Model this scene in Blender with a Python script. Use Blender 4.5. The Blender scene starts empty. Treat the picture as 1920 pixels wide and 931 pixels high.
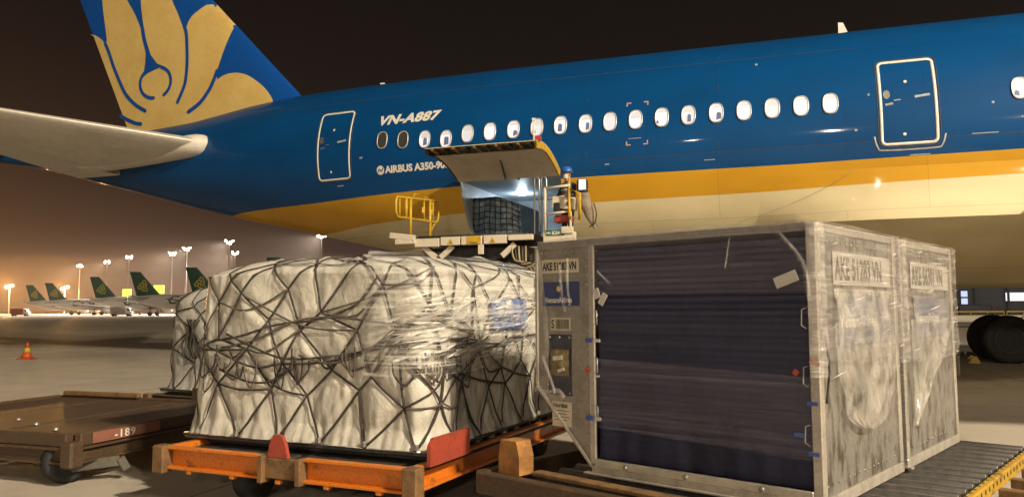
import bpy, bmesh, math, random
import numpy as np
from mathutils import Vector, Matrix, noise
random.seed(7); rng = np.random.default_rng(7)
S = bpy.context.scene
COL = S.collection
# ------------------------------------------------------------------ camera
cam = bpy.data.objects.new('camera', bpy.data.cameras.new('camera')); COL.objects.link(cam)
cam.data.sensor_width = 36; cam.data.lens = 1461.09/1920*36
cam.data.clip_start = 0.05; cam.data.clip_end = 6000
cam.matrix_world = Matrix.Translation((0, 0, 1.6487)) @ Matrix.Rotation(math.pi/2+0.0768, 4, 'X') @ Matrix.Rotation(-0.0053, 4, 'Z')
S.camera = cam
# ------------------------------------------------------------------ night sky
W = bpy.data.worlds.new('World'); S.world = W; W.use_nodes = True
def build_world():
    nt = W.node_tree; nt.nodes.clear(); N = nt.nodes.new; L = nt.links.new
    out = N('ShaderNodeOutputWorld'); bg = N('ShaderNodeBackground'); bg2 = N('ShaderNodeBackground'); add = N('ShaderNodeAddShader')
    sky = N('ShaderNodeTexSky'); sky.sky_type = 'NISHITA'; sky.sun_disc = False
    sky.sun_elevation = math.radians(-7); sky.sun_rotation = math.radians(-50)
    L(sky.outputs[0], bg2.inputs[0]); bg2.inputs[1].default_value = 0.05
    tc = N('ShaderNodeTexCoord'); sp = N('ShaderNodeSeparateXYZ'); L(tc.outputs['Generated'], sp.inputs[0])
    def m(op, a, b=None, c=None):
        n = N('ShaderNodeMath'); n.operation = op
        for i, v in enumerate((a, b, c)):
            if v is None: continue
            if isinstance(v, (int, float)): n.inputs[i].default_value = v
            else: L(v, n.inputs[i])
        return n.outputs[0]
    el = m('MAXIMUM', sp.outputs[2], 0.0)
    hz = m('POWER', 2.718, m('MULTIPLY', el, -9.5))          # town light low over the horizon
    dx, dy = -0.80, 0.60
    dt = m('ADD', m('MULTIPLY', sp.outputs[0], dx), m('MULTIPLY', sp.outputs[1], dy))
    az = m('POWER', m('MAXIMUM', m('MULTIPLY_ADD', dt, 0.5, 0.5), 0.0), 14.0)
    og = m('MULTIPLY', az, m('POWER', 2.718, m('MULTIPLY', el, -10.0)))
    def col(c, f):
        n = N('ShaderNodeMix'); n.data_type = 'RGBA'; n.blend_type = 'MULTIPLY'; n.inputs[0].default_value = 1
        n.inputs[6].default_value = (*c, 1); L(f, n.inputs[7]); return n.outputs[2]
    def addc(a, b):
        n = N('ShaderNodeMix'); n.data_type = 'RGBA'; n.blend_type = 'ADD'; n.inputs[0].default_value = 1; n.clamp_result = False
        L(a, n.inputs[6]); L(b, n.inputs[7]); return n.outputs[2]
    one = N('ShaderNodeValue'); one.outputs[0].default_value = 1
    c = addc(addc(col((0.0050, 0.0033, 0.0030), one.outputs[0]), col((0.045, 0.035, 0.036), hz)), col((0.27, 0.105, 0.014), og))
    L(c, bg.inputs[0]); bg.inputs[1].default_value = 1.0
    L(bg.outputs[0], add.inputs[0]); L(bg2.outputs[0], add.inputs[1]); L(add.outputs[0], out.inputs[0])
build_world()
# ------------------------------------------------------------------ key light: the flood masts behind the camera, to the right
SUN_EL, SUN_TR = math.radians(24), Vector((-0.66, 0.75))
SUN_TR.normalize()
sd = bpy.data.lights.new('sun', 'SUN'); sd.energy = 0.7; sd.angle = math.radians(1.2); sd.color = (1.0, 0.84, 0.62)
so = bpy.data.objects.new('sun', sd); COL.objects.link(so)
so.rotation_euler = Vector((SUN_TR.x*math.cos(SUN_EL), SUN_TR.y*math.cos(SUN_EL), -math.sin(SUN_EL))).to_track_quat('-Z', 'Y').to_euler()
so.location = (30, -40, 30)
S.view_settings.view_transform = 'Standard'; S.view_settings.look = 'None'; S.view_settings.gamma = 1
S.view_settings.exposure = 0.2; S.view_settings.use_curve_mapping = False
S.render.engine = 'CYCLES'
cy = S.cycles; cy.use_denoising = True; cy.max_bounces = 6; cy.transparent_max_bounces = 14; cy.diffuse_bounces = 3; cy.glossy_bounces = 3; cy.volume_bounces = 0
cy.sample_clamp_indirect = 4; cy.caustics_reflective = False; cy.caustics_refractive = False

# ================================================================== helpers
MATS = {}
def newmat(name):
    m = bpy.data.materials.new(name); m.use_nodes = True; MATS[name] = m
    nt = m.node_tree; return m, nt, nt.nodes['Principled BSDF']
def pm(name, col, rough=0.55, metal=0.0, coat=0.0, var=0.15, scale=6.0, col2=None, thr=(0.45, 0.65), bump=0.0, bscale=40.0, stretch=(1, 1, 1), bdist=0.01, rvar=0.12):
    """procedural paint / metal / cloth: two colours mixed by noise, uneven gloss and fine relief"""
    m, nt, b = newmat(name); N = nt.nodes.new; L = nt.links.new
    tc = N('ShaderNodeTexCoord'); mp = N('ShaderNodeMapping'); mp.inputs[3].default_value = stretch; L(tc.outputs['Object'], mp.inputs[0])
    n1 = N('ShaderNodeTexNoise'); n1.inputs['Scale'].default_value = scale; n1.inputs['Detail'].default_value = 7; n1.inputs['Roughness'].default_value = .65; L(mp.outputs[0], n1.inputs[0])
    r = N('ShaderNodeMapRange'); r.inputs[1].default_value = thr[0]; r.inputs[2].default_value = thr[1]; L(n1.outputs[0], r.inputs[0])
    mx = N('ShaderNodeMix'); mx.data_type = 'RGBA'; L(r.outputs[0], mx.inputs[0])
    c2 = col2 if col2 else tuple(c*(1-var*1.6) for c in col)
    mx.inputs[6].default_value = (*col, 1); mx.inputs[7].default_value = (*c2, 1)
    n2 = N('ShaderNodeTexNoise'); n2.inputs['Scale'].default_value = scale*9; n2.inputs['Detail'].default_value = 3; L(mp.outputs[0], n2.inputs[0])
    mv = N('ShaderNodeMix'); mv.data_type = 'RGBA'; mv.blend_type = 'MULTIPLY'; mv.inputs[0].default_value = 1
    r2 = N('ShaderNodeMapRange'); r2.inputs[1].default_value = .3; r2.inputs[2].default_value = .7; r2.inputs[3].default_value = 1-var; r2.inputs[4].default_value = 1+var*.5; L(n2.outputs[0], r2.inputs[0])
    L(mx.outputs[2], mv.inputs[6]); L(r2.outputs[0], mv.inputs[7]); L(mv.outputs[2], b.inputs['Base Color'])
    r3 = N('ShaderNodeMapRange'); r3.inputs[3].default_value = max(rough-rvar, .03); r3.inputs[4].default_value = min(rough+rvar, 1); L(n1.outputs[0], r3.inputs[0]); L(r3.outputs[0], b.inputs['Roughness'])
    b.inputs['Metallic'].default_value = metal; b.inputs['Coat Weight'].default_value = coat; b.inputs['Coat Roughness'].default_value = .08
    if bump:
        n3 = N('ShaderNodeTexNoise'); n3.inputs['Scale'].default_value = bscale; n3.inputs['Detail'].default_value = 4; L(mp.outputs[0], n3.inputs[0])
        bp = N('ShaderNodeBump'); bp.inputs['Strength'].default_value = bump; bp.inputs['Distance'].default_value = bdist; L(n3.outputs[0], bp.inputs['Height']); L(bp.outputs[0], b.inputs['Normal'])
    return m
def em(name, col, strength, base=(0.5, 0.5, 0.5)):
    m, nt, b = newmat(name); b.inputs['Base Color'].default_value = (*base, 1); b.inputs['Emission Color'].default_value = (*col, 1); b.inputs['Emission Strength'].default_value = strength
    N = nt.nodes.new; tc = N('ShaderNodeTexCoord'); n = N('ShaderNodeTexNoise'); n.inputs['Scale'].default_value = 3; nt.links.new(tc.outputs['Object'], n.inputs[0])
    r = N('ShaderNodeMapRange'); r.inputs[3].default_value = strength*.75; r.inputs[4].default_value = strength*1.25; nt.links.new(n.outputs[0], r.inputs[0]); nt.links.new(r.outputs[0], b.inputs['Emission Strength'])
    return m
def film(name, col, alpha_lo, alpha_hi, scale, stretch, rough=0.12, bump=0.5, bscale=14, thr=(.35, .75)):
    """stretch wrap: clear film, milky where layers pile up, wrinkled so that it catches the light"""
    m, nt, b = newmat(name); N = nt.nodes.new; L = nt.links.new
    tc = N('ShaderNodeTexCoord'); mp = N('ShaderNodeMapping'); mp.inputs[3].default_value = stretch; L(tc.outputs['Object'], mp.inputs[0])
    n1 = N('ShaderNodeTexNoise'); n1.inputs['Scale'].default_value = scale; n1.inputs['Detail'].default_value = 6; n1.inputs['Roughness'].default_value = .6; n1.inputs['Distortion'].default_value = .4; L(mp.outputs[0], n1.inputs[0])
    r = N('ShaderNodeMapRange'); r.inputs[1].default_value = thr[0]; r.inputs[2].default_value = thr[1]; r.inputs[3].default_value = alpha_lo; r.inputs[4].default_value = alpha_hi; L(n1.outputs[0], r.inputs[0])
    L(r.outputs[0], b.inputs['Alpha']); b.inputs['Base Color'].default_value = (*col, 1); b.inputs['Roughness'].default_value = rough; b.inputs['Specular IOR Level'].default_value = 1.0
    n3 = N('ShaderNodeTexNoise'); n3.inputs['Scale'].default_value = bscale; n3.inputs['Detail'].default_value = 5; n3.inputs['Distortion'].default_value = .6; L(mp.outputs[0], n3.inputs[0])
    bp = N('ShaderNodeBump'); bp.inputs['Strength'].default_value = bump; bp.inputs['Distance'].default_value = .02; L(n3.outputs[0], bp.inputs['Height']); L(bp.outputs[0], b.inputs['Normal'])
    return m

def tag(o, label=None, cat=None, group=None, kind=None):
    if label: o['label'] = label
    if cat: o['category'] = cat
    if group: o['group'] = group
    if kind: o['kind'] = kind
    return o
def empty(name, loc=(0, 0, 0), rz=0.0, label=None, cat=None, group=None, parent=None):
    o = bpy.data.objects.new(name, None); COL.objects.link(o); o.location = loc; o.rotation_euler = (0, 0, rz); o.empty_display_size = .2
    if parent: o.parent = parent
    return tag(o, label, cat, group)
def copy_tree(o, parent=None):
    c = o.copy(); COL.objects.link(c); c.parent = parent
    for ch in list(o.children): copy_tree(ch, c)
    return c
class MB:
    def __init__(s): s.v = []; s.f = []; s.sm = []
    def add(s, verts, faces, smooth=False):
        n = len(s.v); s.v += [tuple(map(float, p)) for p in verts]
        s.f += [tuple(i+n for i in f) for f in faces]; s.sm += [smooth]*len(faces); return s
    def box(s, c, d, rz=0.0, ry=0.0, rx=0.0, ch=0.0):
        M = Matrix.Rotation(rz, 3, 'Z') @ Matrix.Rotation(ry, 3, 'Y') @ Matrix.Rotation(rx, 3, 'X')
        hx, hy, hz = d[0]/2, d[1]/2, d[2]/2
        if ch <= 0:
            P = [(x*hx, y*hy, z*hz) for x in (-1, 1) for y in (-1, 1) for z in (-1, 1)]
            F = [(0, 1, 3, 2), (4, 6, 7, 5), (0, 4, 5, 1), (2, 3, 7, 6), (0, 2, 6, 4), (1, 5, 7, 3)]
        else:
            k = min(ch, hx*.8, hy*.8, hz*.8); P = []; idx = {}
            for x in (-1, 1):
                for y in (-1, 1):
                    for z in (-1, 1):
                        for a in range(3):
                            q = [x*hx, y*hy, z*hz]
                            for b in range(3):
                                if b != a: q[b] -= (x, y, z)[b]*k
                            idx[(x, y, z, a)] = len(P); P.append(tuple(q))
            F = []
            for a in range(3):
                o1, o2 = [(1, 2), (2, 0), (0, 1)][a]
                for sg in (-1, 1):
                    q = []
                    for (p, r) in ((-1, -1), (1, -1), (1, 1), (-1, 1)):
                        t = [0, 0, 0]; t[a] = sg; t[o1] = p; t[o2] = r; q.append(idx[(*t, a)])
                    F.append(tuple(q if sg > 0 else q[::-1]))
            for a in range(3):
                o1, o2 = [(1, 2), (2, 0), (0, 1)][a]
                for p in (-1, 1):
                    for r in (-1, 1):
                        t0 = [0, 0, 0]; t1 = [0, 0, 0]; t0[a] = -1; t1[a] = 1
                        for t in (t0, t1): t[o1] = p; t[o2] = r
                        q = [idx[(*t0, o1)], idx[(*t1, o1)], idx[(*t1, o2)], idx[(*t0, o2)]]
                        F.append(tuple(q if p*r > 0 else q[::-1]))
            for x in (-1, 1):
                for y in (-1, 1):
                    for z in (-1, 1):
                        q = [idx[(x, y, z, 0)], idx[(x, y, z, 1)], idx[(x, y, z, 2)]]
                        F.append(tuple(q if x*y*z > 0 else q[::-1]))
        c = Vector(c)
        return s.add([tuple(c + M @ Vector(p)) for p in P], F)
    def bar(s, p0, p1, w, h, up=(0, 0, 1), ch=0.0):
        p0 = Vector(p0); p1 = Vector(p1); d = (p1-p0); L = d.length; d.normalize()
        u = Vector(up); sd_ = d.cross(u)
        if sd_.length < 1e-4: sd_ = d.cross(Vector((1, 0, 0)))
        sd_.normalize(); u2 = sd_.cross(d)
        t = MB(); t.box((0, 0, 0), (L, w, h), ch=ch); c = (p0+p1)/2
        return s.add([tuple(c + d*v[0] - sd_*v[1] + u2*v[2]) for v in t.v], t.f)
    def tube(s, pts, r, n=8, caps=True, flat=None, closed=False):
        pts = [Vector(p) for p in pts]; m = len(pts); V = []; F = []
        rr = r if isinstance(r, (list, tuple)) else [r]*m
        prev = None
        for i, p in enumerate(pts):
            if closed: d = pts[(i+1) % m]-pts[i-1]
            else: d = pts[min(i+1, m-1)]-pts[max(i-1, 0)]
            if d.length < 1e-9: d = Vector((0, 0, 1))
            d.normalize()
            if flat is not None: a = Vector(flat[i] if isinstance(flat, list) else flat)
            else: a = prev if prev is not None else (Vector((0, 0, 1)) if abs(d.z) < .9 else Vector((1, 0, 0)))
            a = a - d*a.dot(d)
            if a.length < 1e-6: a = d.orthogonal()
            a.normalize(); prev = a; b = d.cross(a)
            k = .42 if flat is not None else 1.0
            for j in range(n):
                t = 2*math.pi*j/n; V.append(p + (a*math.cos(t)*k + b*math.sin(t))*rr[i])
        for i in range(m if closed else m-1):
            for j in range(n):
                i2 = (i+1) % m
                F.append((i*n+j, i*n+(j+1) % n, i2*n+(j+1) % n, i2*n+j))
        if caps and not closed:
            F.append(tuple(range(n))[::-1]); F.append(tuple((m-1)*n+j for j in range(n)))
        return s.add(V, F, True)
    def lathe(s, prof, n=24, origin=(0, 0, 0), axis=(0, 0, 1), smooth=True):
        ax = Vector(axis).normalized(); a = ax.orthogonal().normalized(); b = ax.cross(a); o = Vector(origin); V = []; F = []
        for (r, z) in prof:
            for j in range(n):
                t = 2*math.pi*j/n; V.append(o + ax*z + (a*math.cos(t)+b*math.sin(t))*r)
        for i in range(len(prof)-1):
            for j in range(n): F.append((i*n+j, i*n+(j+1) % n, (i+1)*n+(j+1) % n, (i+1)*n+j))
        if prof[0][0] > 1e-6: F.append(tuple(range(n))[::-1])
        if prof[-1][0] > 1e-6: F.append(tuple((len(prof)-1)*n+j for j in range(n)))
        return s.add(V, F, smooth)
    def cyl(s, p0, p1, r, n=16):
        p0 = Vector(p0); p1 = Vector(p1); L = (p1-p0).length
        k = min(r*.12, L*.2)
        return s.lathe([(r-k, 0), (r, k), (r, L-k), (r-k, L)], n, p0, (p1-p0), True)
    def prism(s, poly, t, fn):
        """flat outline (list of (a,b)) given thickness t; fn(a,b,h) -> xyz"""
        n = len(poly); V = [fn(a, b, 0) for a, b in poly]+[fn(a, b, t) for a, b in poly]
        F = [tuple(range(n))[::-1], tuple(range(n, 2*n))]+[(i, (i+1) % n, n+(i+1) % n, n+i) for i in range(n)]
        return s.add(V, F)
    def grid(s, fn, A, B, smooth=True, closeA=False):
        V = [fn(a, b) for a in A for b in B]; nb = len(B); F = []
        na = len(A)
        for i in range(na if closeA else na-1):
            for j in range(nb-1):
                i2 = (i+1) % na
                F.append((i*nb+j, i2*nb+j, i2*nb+j+1, i*nb+j+1))
        return s.add(V, F, smooth)
    def ring(s, outer, inner, fn, t=0.0):
        """closed band between two outlines of the same length"""
        n = len(outer); V = [fn(*p, 0) for p in outer]+[fn(*p, 0) for p in inner]
        V += [fn(*p, t) for p in outer]+[fn(*p, t) for p in inner]; F = []
        for i in range(n):
            j = (i+1) % n
            F += [(2*n+i, 2*n+j, 3*n+j, 3*n+i), (i, j, 2*n+j, 2*n+i), (n+j, n+i, 3*n+i, 3*n+j)]
        return s.add(V, F, True)
    def mesh(s, name):
        me = bpy.data.meshes.new(name); me.from_pydata(s.v, [], s.f); me.polygons.foreach_set('use_smooth', s.sm); me.update(); return me
    def build(s, name, mat, parent=None, loc=None, rz=0.0, fix=False, sharp=None):
        me = s.mesh(name)
        if fix:
            bm = bmesh.new(); bm.from_mesh(me); bmesh.ops.recalc_face_normals(bm, faces=bm.faces); bm.to_mesh(me); bm.free()
        if sharp: me.set_sharp_from_angle(angle=math.radians(sharp))
        if mat: me.materials.append(mat)
        o = bpy.data.objects.new(name, me); COL.objects.link(o)
        if parent: o.parent = parent
        if loc: o.location = loc
        if rz: o.rotation_euler = (0, 0, rz)
        return o
def put(name, me, parent, loc=(0, 0, 0), rot=(0, 0, 0), scale=(1, 1, 1)):
    o = bpy.data.objects.new(name, me); COL.objects.link(o); o.parent = parent; o.location = loc; o.rotation_euler = rot; o.scale = scale; return o
def rrect(x0, x1, y0, y1, r, n=6):
    P = []
    for cx, cy_, a0 in ((x1-r, y1-r, 0), (x0+r, y1-r, 90), (x0+r, y0+r, 180), (x1-r, y0+r, 270)):
        for k in range(n+1):
            a = math.radians(a0+90*k/n); P.append((cx+r*math.cos(a), cy_+r*math.sin(a)))
    return P
def inset(P, d):
    n = len(P); Q = []
    A = sum(P[i][0]*P[(i+1) % n][1]-P[(i+1) % n][0]*P[i][1] for i in range(n)); sg = 1 if A > 0 else -1
    for i in range(n):
        a = Vector(P[i-1]); b = Vector(P[i]); c = Vector(P[(i+1) % n])
        e1 = (b-a); e2 = (c-b)
        n1 = Vector((-e1.y, e1.x)); n2 = Vector((-e2.y, e2.x))
        nn = (n1.normalized() if n1.length > 1e-9 else Vector((0, 0)))+(n2.normalized() if n2.length > 1e-9 else Vector((0, 0)))
        nn.normalize(); Q.append((b.x+nn.x*d*sg, b.y+nn.y*d*sg))
    return Q
def text2d(body, size, shear=0.0, bold=0.0, spacing=1.0, align='LEFT'):
    cu = bpy.data.curves.new('t', 'FONT'); cu.body = body; cu.size = size; cu.shear = shear; cu.offset = bold; cu.space_character = spacing; cu.align_x = align; cu.resolution_u = 3
    o = bpy.data.objects.new('t', cu); COL.objects.link(o)
    dg = bpy.context.evaluated_depsgraph_get(); me = bpy.data.meshes.new_from_object(o.evaluated_get(dg))
    V = [tuple(v.co[:2]) for v in me.vertices]; F = [tuple(p.vertices) for p in me.polygons]
    bpy.data.objects.remove(o); bpy.data.curves.remove(cu); bpy.data.meshes.remove(me)
    return V, F
def text_on(mb, body, size, fn, **k):
    V, F = text2d(body, size, **k); mb.add([fn(x, y) for x, y in V], F); return mb
def stroke(mb, pts, w, fn, taper=False):
    """flat painted line along 2-D points"""
    pts = [Vector(p) for p in pts]; m = len(pts); V = []; F = []
    for i, p in enumerate(pts):
        d = (pts[min(i+1, m-1)]-pts[max(i-1, 0)]).normalized(); n = Vector((-d.y, d.x)); k = (w[i] if isinstance(w, list) else w)/2
        V += [fn(*(p+n*k)), fn(*(p-n*k))]
    for i in range(m-1): F.append((2*i, 2*i+1, 2*i+3, 2*i+2))
    return mb.add(V, F)
def smooth2(pts, n=6):
    """Catmull-Rom through 2-D or 3-D points"""
    P = [Vector(p) for p in pts]; out = []
    for i in range(len(P)-1):
        p0, p1, p2, p3 = P[max(i-1, 0)], P[i], P[i+1], P[min(i+2, len(P)-1)]
        for k in range(n):
            t = k/n; out.append(.5*((2*p1)+(p2-p0)*t+(2*p0-5*p1+4*p2-p3)*t*t+(3*p1-p0-3*p2+p3)*t**3))
    out.append(P[-1]); return out

# ================================================================== ground
def ground_mat():
    m, nt, b = newmat('apron_concrete'); N = nt.nodes.new; L = nt.links.new
    tc = N('ShaderNodeTexCoord'); mp = N('ShaderNodeMapping'); mp.inputs[2].default_value = (0, 0, .33); L(tc.outputs['Object'], mp.inputs[0])
    def nz(s, d=6, st=(1, 1, 1), ro=.6):
        q = N('ShaderNodeMapping'); q.inputs[3].default_value = st; L(mp.outputs[0], q.inputs[0])
        n = N('ShaderNodeTexNoise'); n.inputs['Scale'].default_value = s; n.inputs['Detail'].default_value = d; n.inputs['Roughness'].default_value = ro; L(q.outputs[0], n.inputs[0]); return n.outputs[0]
    def rg(a, lo, hi, x=0., y=1.):
        n = N('ShaderNodeMapRange'); n.inputs[1].default_value = lo; n.inputs[2].default_value = hi; n.inputs[3].default_value = x; n.inputs[4].default_value = y; L(a, n.inputs[0]); return n.outputs[0]
    def mix(f, a, c2, mode='MIX'):
        n = N('ShaderNodeMix'); n.data_type = 'RGBA'; n.blend_type = mode
        if isinstance(f, float): n.inputs[0].default_value = f
        else: L(f, n.inputs[0])
        for i, v in ((6, a), (7, c2)):
            if isinstance(v, tuple): n.inputs[i].default_value = (*v, 1)
            else: L(v, n.inputs[i])
        return n.outputs[2]
    c = mix(rg(nz(.12), .35, .65), (.60, .525, .42), (.52, .455, .365))
    c = mix(rg(nz(1.3), .5, .75, 0, .55), c, (.27, .245, .215))
    c = mix(rg(nz(.55, 8, (1, .12, 1)), .56, .74, 0, .65), c, (.19, .17, .15))     # tyre and oil streaks
    c = mix(rg(nz(2.2, 5), .66, .74, 0, .5), c, (.13, .115, .10))
    c = mix(rg(nz(60, 3), .3, .7, 0, .35), c, (.24, .22, .20))
    br = N('ShaderNodeTexBrick'); br.offset = 0; br.inputs['Scale'].default_value = 1; br.inputs['Mortar Size'].default_value = .012; br.inputs['Brick Width'].default_value = 5; br.inputs['Row Height'].default_value = 5
    br.inputs['Color1'].default_value = (1, 1, 1, 1); br.inputs['Color2'].default_value = (.86, .86, .86, 1); br.inputs['Mortar'].default_value = (.25, .23, .2, 1); L(mp.outputs[0], br.inputs[0])
    c = mix(1.0, c, br.outputs[0], 'MULTIPLY'); L(c, b.inputs['Base Color'])
    L(rg(nz(.8), .3, .7, .55, .85), b.inputs['Roughness'])
    bp = N('ShaderNodeBump'); bp.inputs['Strength'].default_value = .35; bp.inputs['Distance'].default_value = .006; L(nz(90, 4), bp.inputs['Height']); L(bp.outputs[0], b.inputs['Normal'])
    return m
g = MB(); R_ = 2600
xs = [-R_, -600, -200, -60, -15, 15, 60, 200, 600, R_]
g.grid(lambda x, y: (x, y, 0), xs, xs, False)
tag(g.build('apron_ground', ground_mat()), 'pale concrete airport apron lit by floodlights at night', 'ground', kind='structure')

# ================================================================== airliner
AYAW = 0.3304; AO = (-3.5595, 21.1164, 0)
air = empty('airliner', AO, -AYAW, 'large blue, gold and cream airliner with open aft cargo door and flower emblem fin', 'airliner')
air.rotation_euler[1] = 0.0017
KN = [-18, -16, -14, -11, -8.5, -6, -4, -2, 0, 2.5, 5, 8, 41, 44, 47, 49.5, 51]
ZT = [7.62, 7.72, 7.826, 7.95, 8.10, 8.44, 8.60, 8.65, 8.675, 8.69, 8.69, 8.69, 8.69, 8.6, 8.0, 6.9, 5.6]
ZB = [7.30, 6.98, 6.482, 5.723, 5.081, 4.494, 4.083, 3.627, 3.227, 2.844, 2.66, 2.61, 2.61, 2.8, 3.3, 4.2, 5.3]
_uu = np.linspace(-18, 51, 1381)
def _sm(y):
    a = np.interp(_uu, KN, y); k = np.hanning(31); k /= k.sum(); p = np.pad(a, 15, mode='edge')
    # linear continuation at the ends keeps the slope
    return np.convolve(p, k, 'valid')
_ZT, _ZB = _sm(ZT), _sm(ZB)
V0 = -2.916; WR = 2.98/3.04
def sec(u):
    zt = float(np.interp(u, _uu, _ZT)); zb = float(np.interp(u, _uu, _ZB)); return (zt+zb)/2, (zt-zb)/2
def A(u, v, z): return (u, -v, z)
def fs(u, th, off=0.0):
    zc, H = sec(u); return A(u, V0+(H*WR+off)*math.cos(th), zc+(H+off)*math.sin(th))
def sk(u, z, off=0.0):
    """starboard skin at station u, height z, lifted off by off"""
    zc, H = sec(u); q = max(-1, min(1, (z-zc)/H)); return fs(u, math.asin(q), off)
BG = ([-9, -6.6, -4.87, -2.56, -.56, 1.87, 6, 10.5, 12.9, 15.2, 40, 51], [4.745, 4.75, 4.77, 4.785, 4.85, 4.90, 4.93, 4.93, 4.956, 4.976, 5.0, 5.0])
GC = ([-9, -3.25, -2.3, -.89, 1.54, 5.88, 9.5, 12.9, 15.2, 40, 51], [3.9, 3.98, 4.0, 4.107, 4.196, 4.31, 4.345, 4.415, 4.457, 4.5, 4.5])
def paint_mat():
    m, nt, b = newmat('livery_paint'); N = nt.nodes.new; L = nt.links.new
    def att(n):
        a = N('ShaderNodeAttribute'); a.attribute_name = n; g_ = N('ShaderNodeMath'); g_.operation = 'GREATER_THAN'; g_.inputs[1].default_value = 0; L(a.outputs['Fac'], g_.inputs[0]); return g_.outputs[0]
    def mix(f, a, c):
        n = N('ShaderNodeMix'); n.data_type = 'RGBA'; L(f, n.inputs[0])
        for i, v in ((6, a), (7, c)):
            if isinstance(v, tuple): n.inputs[i].default_value = (*v, 1)
            else: L(v, n.inputs[i])
        return n.outputs[2]
    c = mix(att('gold_edge'), (.70, .60, .37), (.60, .31, .020)); c = mix(att('blue_edge'), c, (.001, .059, .200))
    tc = N('ShaderNodeTexCoord'); mp = N('ShaderNodeMapping'); mp.inputs[3].default_value = (.5, 1, 1.2); L(tc.outputs['Object'], mp.inputs[0])
    n1 = N('ShaderNodeTexNoise'); n1.inputs['Scale'].default_value = .9; n1.inputs['Detail'].default_value = 8; L(mp.outputs[0], n1.inputs[0])
    r = N('ShaderNodeMapRange'); r.inputs[1].default_value = .35; r.inputs[2].default_value = .7; r.inputs[3].default_value = 1.06; r.inputs[4].default_value = .86; L(n1.outputs[0], r.inputs[0])
    mm = N('ShaderNodeMix'); mm.data_type = 'RGBA'; mm.blend_type = 'MULTIPLY'; mm.inputs[0].default_value = 1; L(c, mm.inputs[6]); L(r.outputs[0], mm.inputs[7])
    sx = N('ShaderNodeSeparateXYZ'); cx = N('ShaderNodeCombineXYZ'); L(tc.outputs['Object'], sx.inputs[0]); L(sx.outputs[0], cx.inputs[0]); L(sx.outputs[2], cx.inputs[1])
    br = N('ShaderNodeTexBrick'); br.offset = .37; br.inputs['Scale'].default_value = 1; br.inputs['Brick Width'].default_value = 4.45; br.inputs['Row Height'].default_value = 1.27; br.inputs['Mortar Size'].default_value = .007; br.inputs['Mortar Smooth'].default_value = .3
    br.inputs['Color1'].default_value = (1, 1, 1, 1); br.inputs['Color2'].default_value = (.94, .94, .94, 1); br.inputs['Mortar'].default_value = (.72, .72, .72, 1); L(cx.outputs[0], br.inputs[0])
    m2 = N('ShaderNodeMix'); m2.data_type = 'RGBA'; m2.blend_type = 'MULTIPLY'; m2.inputs[0].default_value = 1; L(mm.outputs[2], m2.inputs[6]); L(br.outputs[0], m2.inputs[7]); L(m2.outputs[2], b.inputs['Base Color'])
    r2 = N('ShaderNodeMapRange'); r2.inputs[3].default_value = .38; r2.inputs[4].default_value = .55; L(n1.outputs[0], r2.inputs[0]); L(r2.outputs[0], b.inputs['Roughness'])
    b.inputs['Specular IOR Level'].default_value = .12; b.inputs['Coat Weight'].default_value = .26; b.inputs['Coat Roughness'].default_value = .05
    n2 = N('ShaderNodeTexNoise'); n2.inputs['Scale'].default_value = 1.6; n2.inputs['Detail'].default_value = 2; L(mp.outputs[0], n2.inputs[0])
    bp = N('ShaderNodeBump'); bp.inputs['Strength'].default_value = .10; bp.inputs['Distance'].default_value = .03; L(n2.outputs[0], bp.inputs['Height']); L(bp.outputs[0], b.inputs['Normal']); L(bp.outputs[0], b.inputs['Coat Normal'])
    return m
PAINT = paint_mat()
BLUE = pm('deep_blue_paint', (.001, .059, .200), .3, coat=.6, var=.06)
FINBLUE = pm('fin_blue_paint', (.004, .075, .34), .3, coat=.5, var=.06, scale=1)
GOLD = pm('gold_paint', (.66, .47, .165), .4, coat=.2, var=.05, scale=.7, col2=(.60, .40, .12))
CREAM = pm('cream_paint', (.70, .60, .37), .38, coat=.3, var=.03, scale=.35)
STABW = pm('tailplane_grey_white', (.76, .70, .62), .45, coat=.2, var=.08, scale=.7)
WHITE = pm('white_marking', (.78, .74, .66), .5, var=.08)
DARK = pm('dark_rubber', (.018, .017, .017), .75, var=.3, scale=12, bump=.2)
SEAM = pm('dark_seam', (.05, .05, .045), .7, var=.2)
METAL = pm('bare_metal', (.55, .53, .50), .35, metal=.8, var=.2)
STEELD = pm('dark_steel', (.06, .055, .05), .55, metal=.4, var=.3, scale=8)
TAN = pm('door_lining', (.62, .55, .46), .6, var=.1, scale=2)
YEL = pm('yellow_safety_paint', (.62, .38, .02), .45, var=.18, scale=7, col2=(.42, .25, .03))
RED = pm('red_paint', (.42, .05, .03), .5, var=.2)
LINER = pm('hold_liner_grey', (.42, .45, .47), .5, var=.08, scale=2)
OU0, OU1 = 2.25, 5.05; OT1, OT0 = math.asin((5.07-5.72)/2.96), math.asin((3.32-5.72)/2.96)
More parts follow.
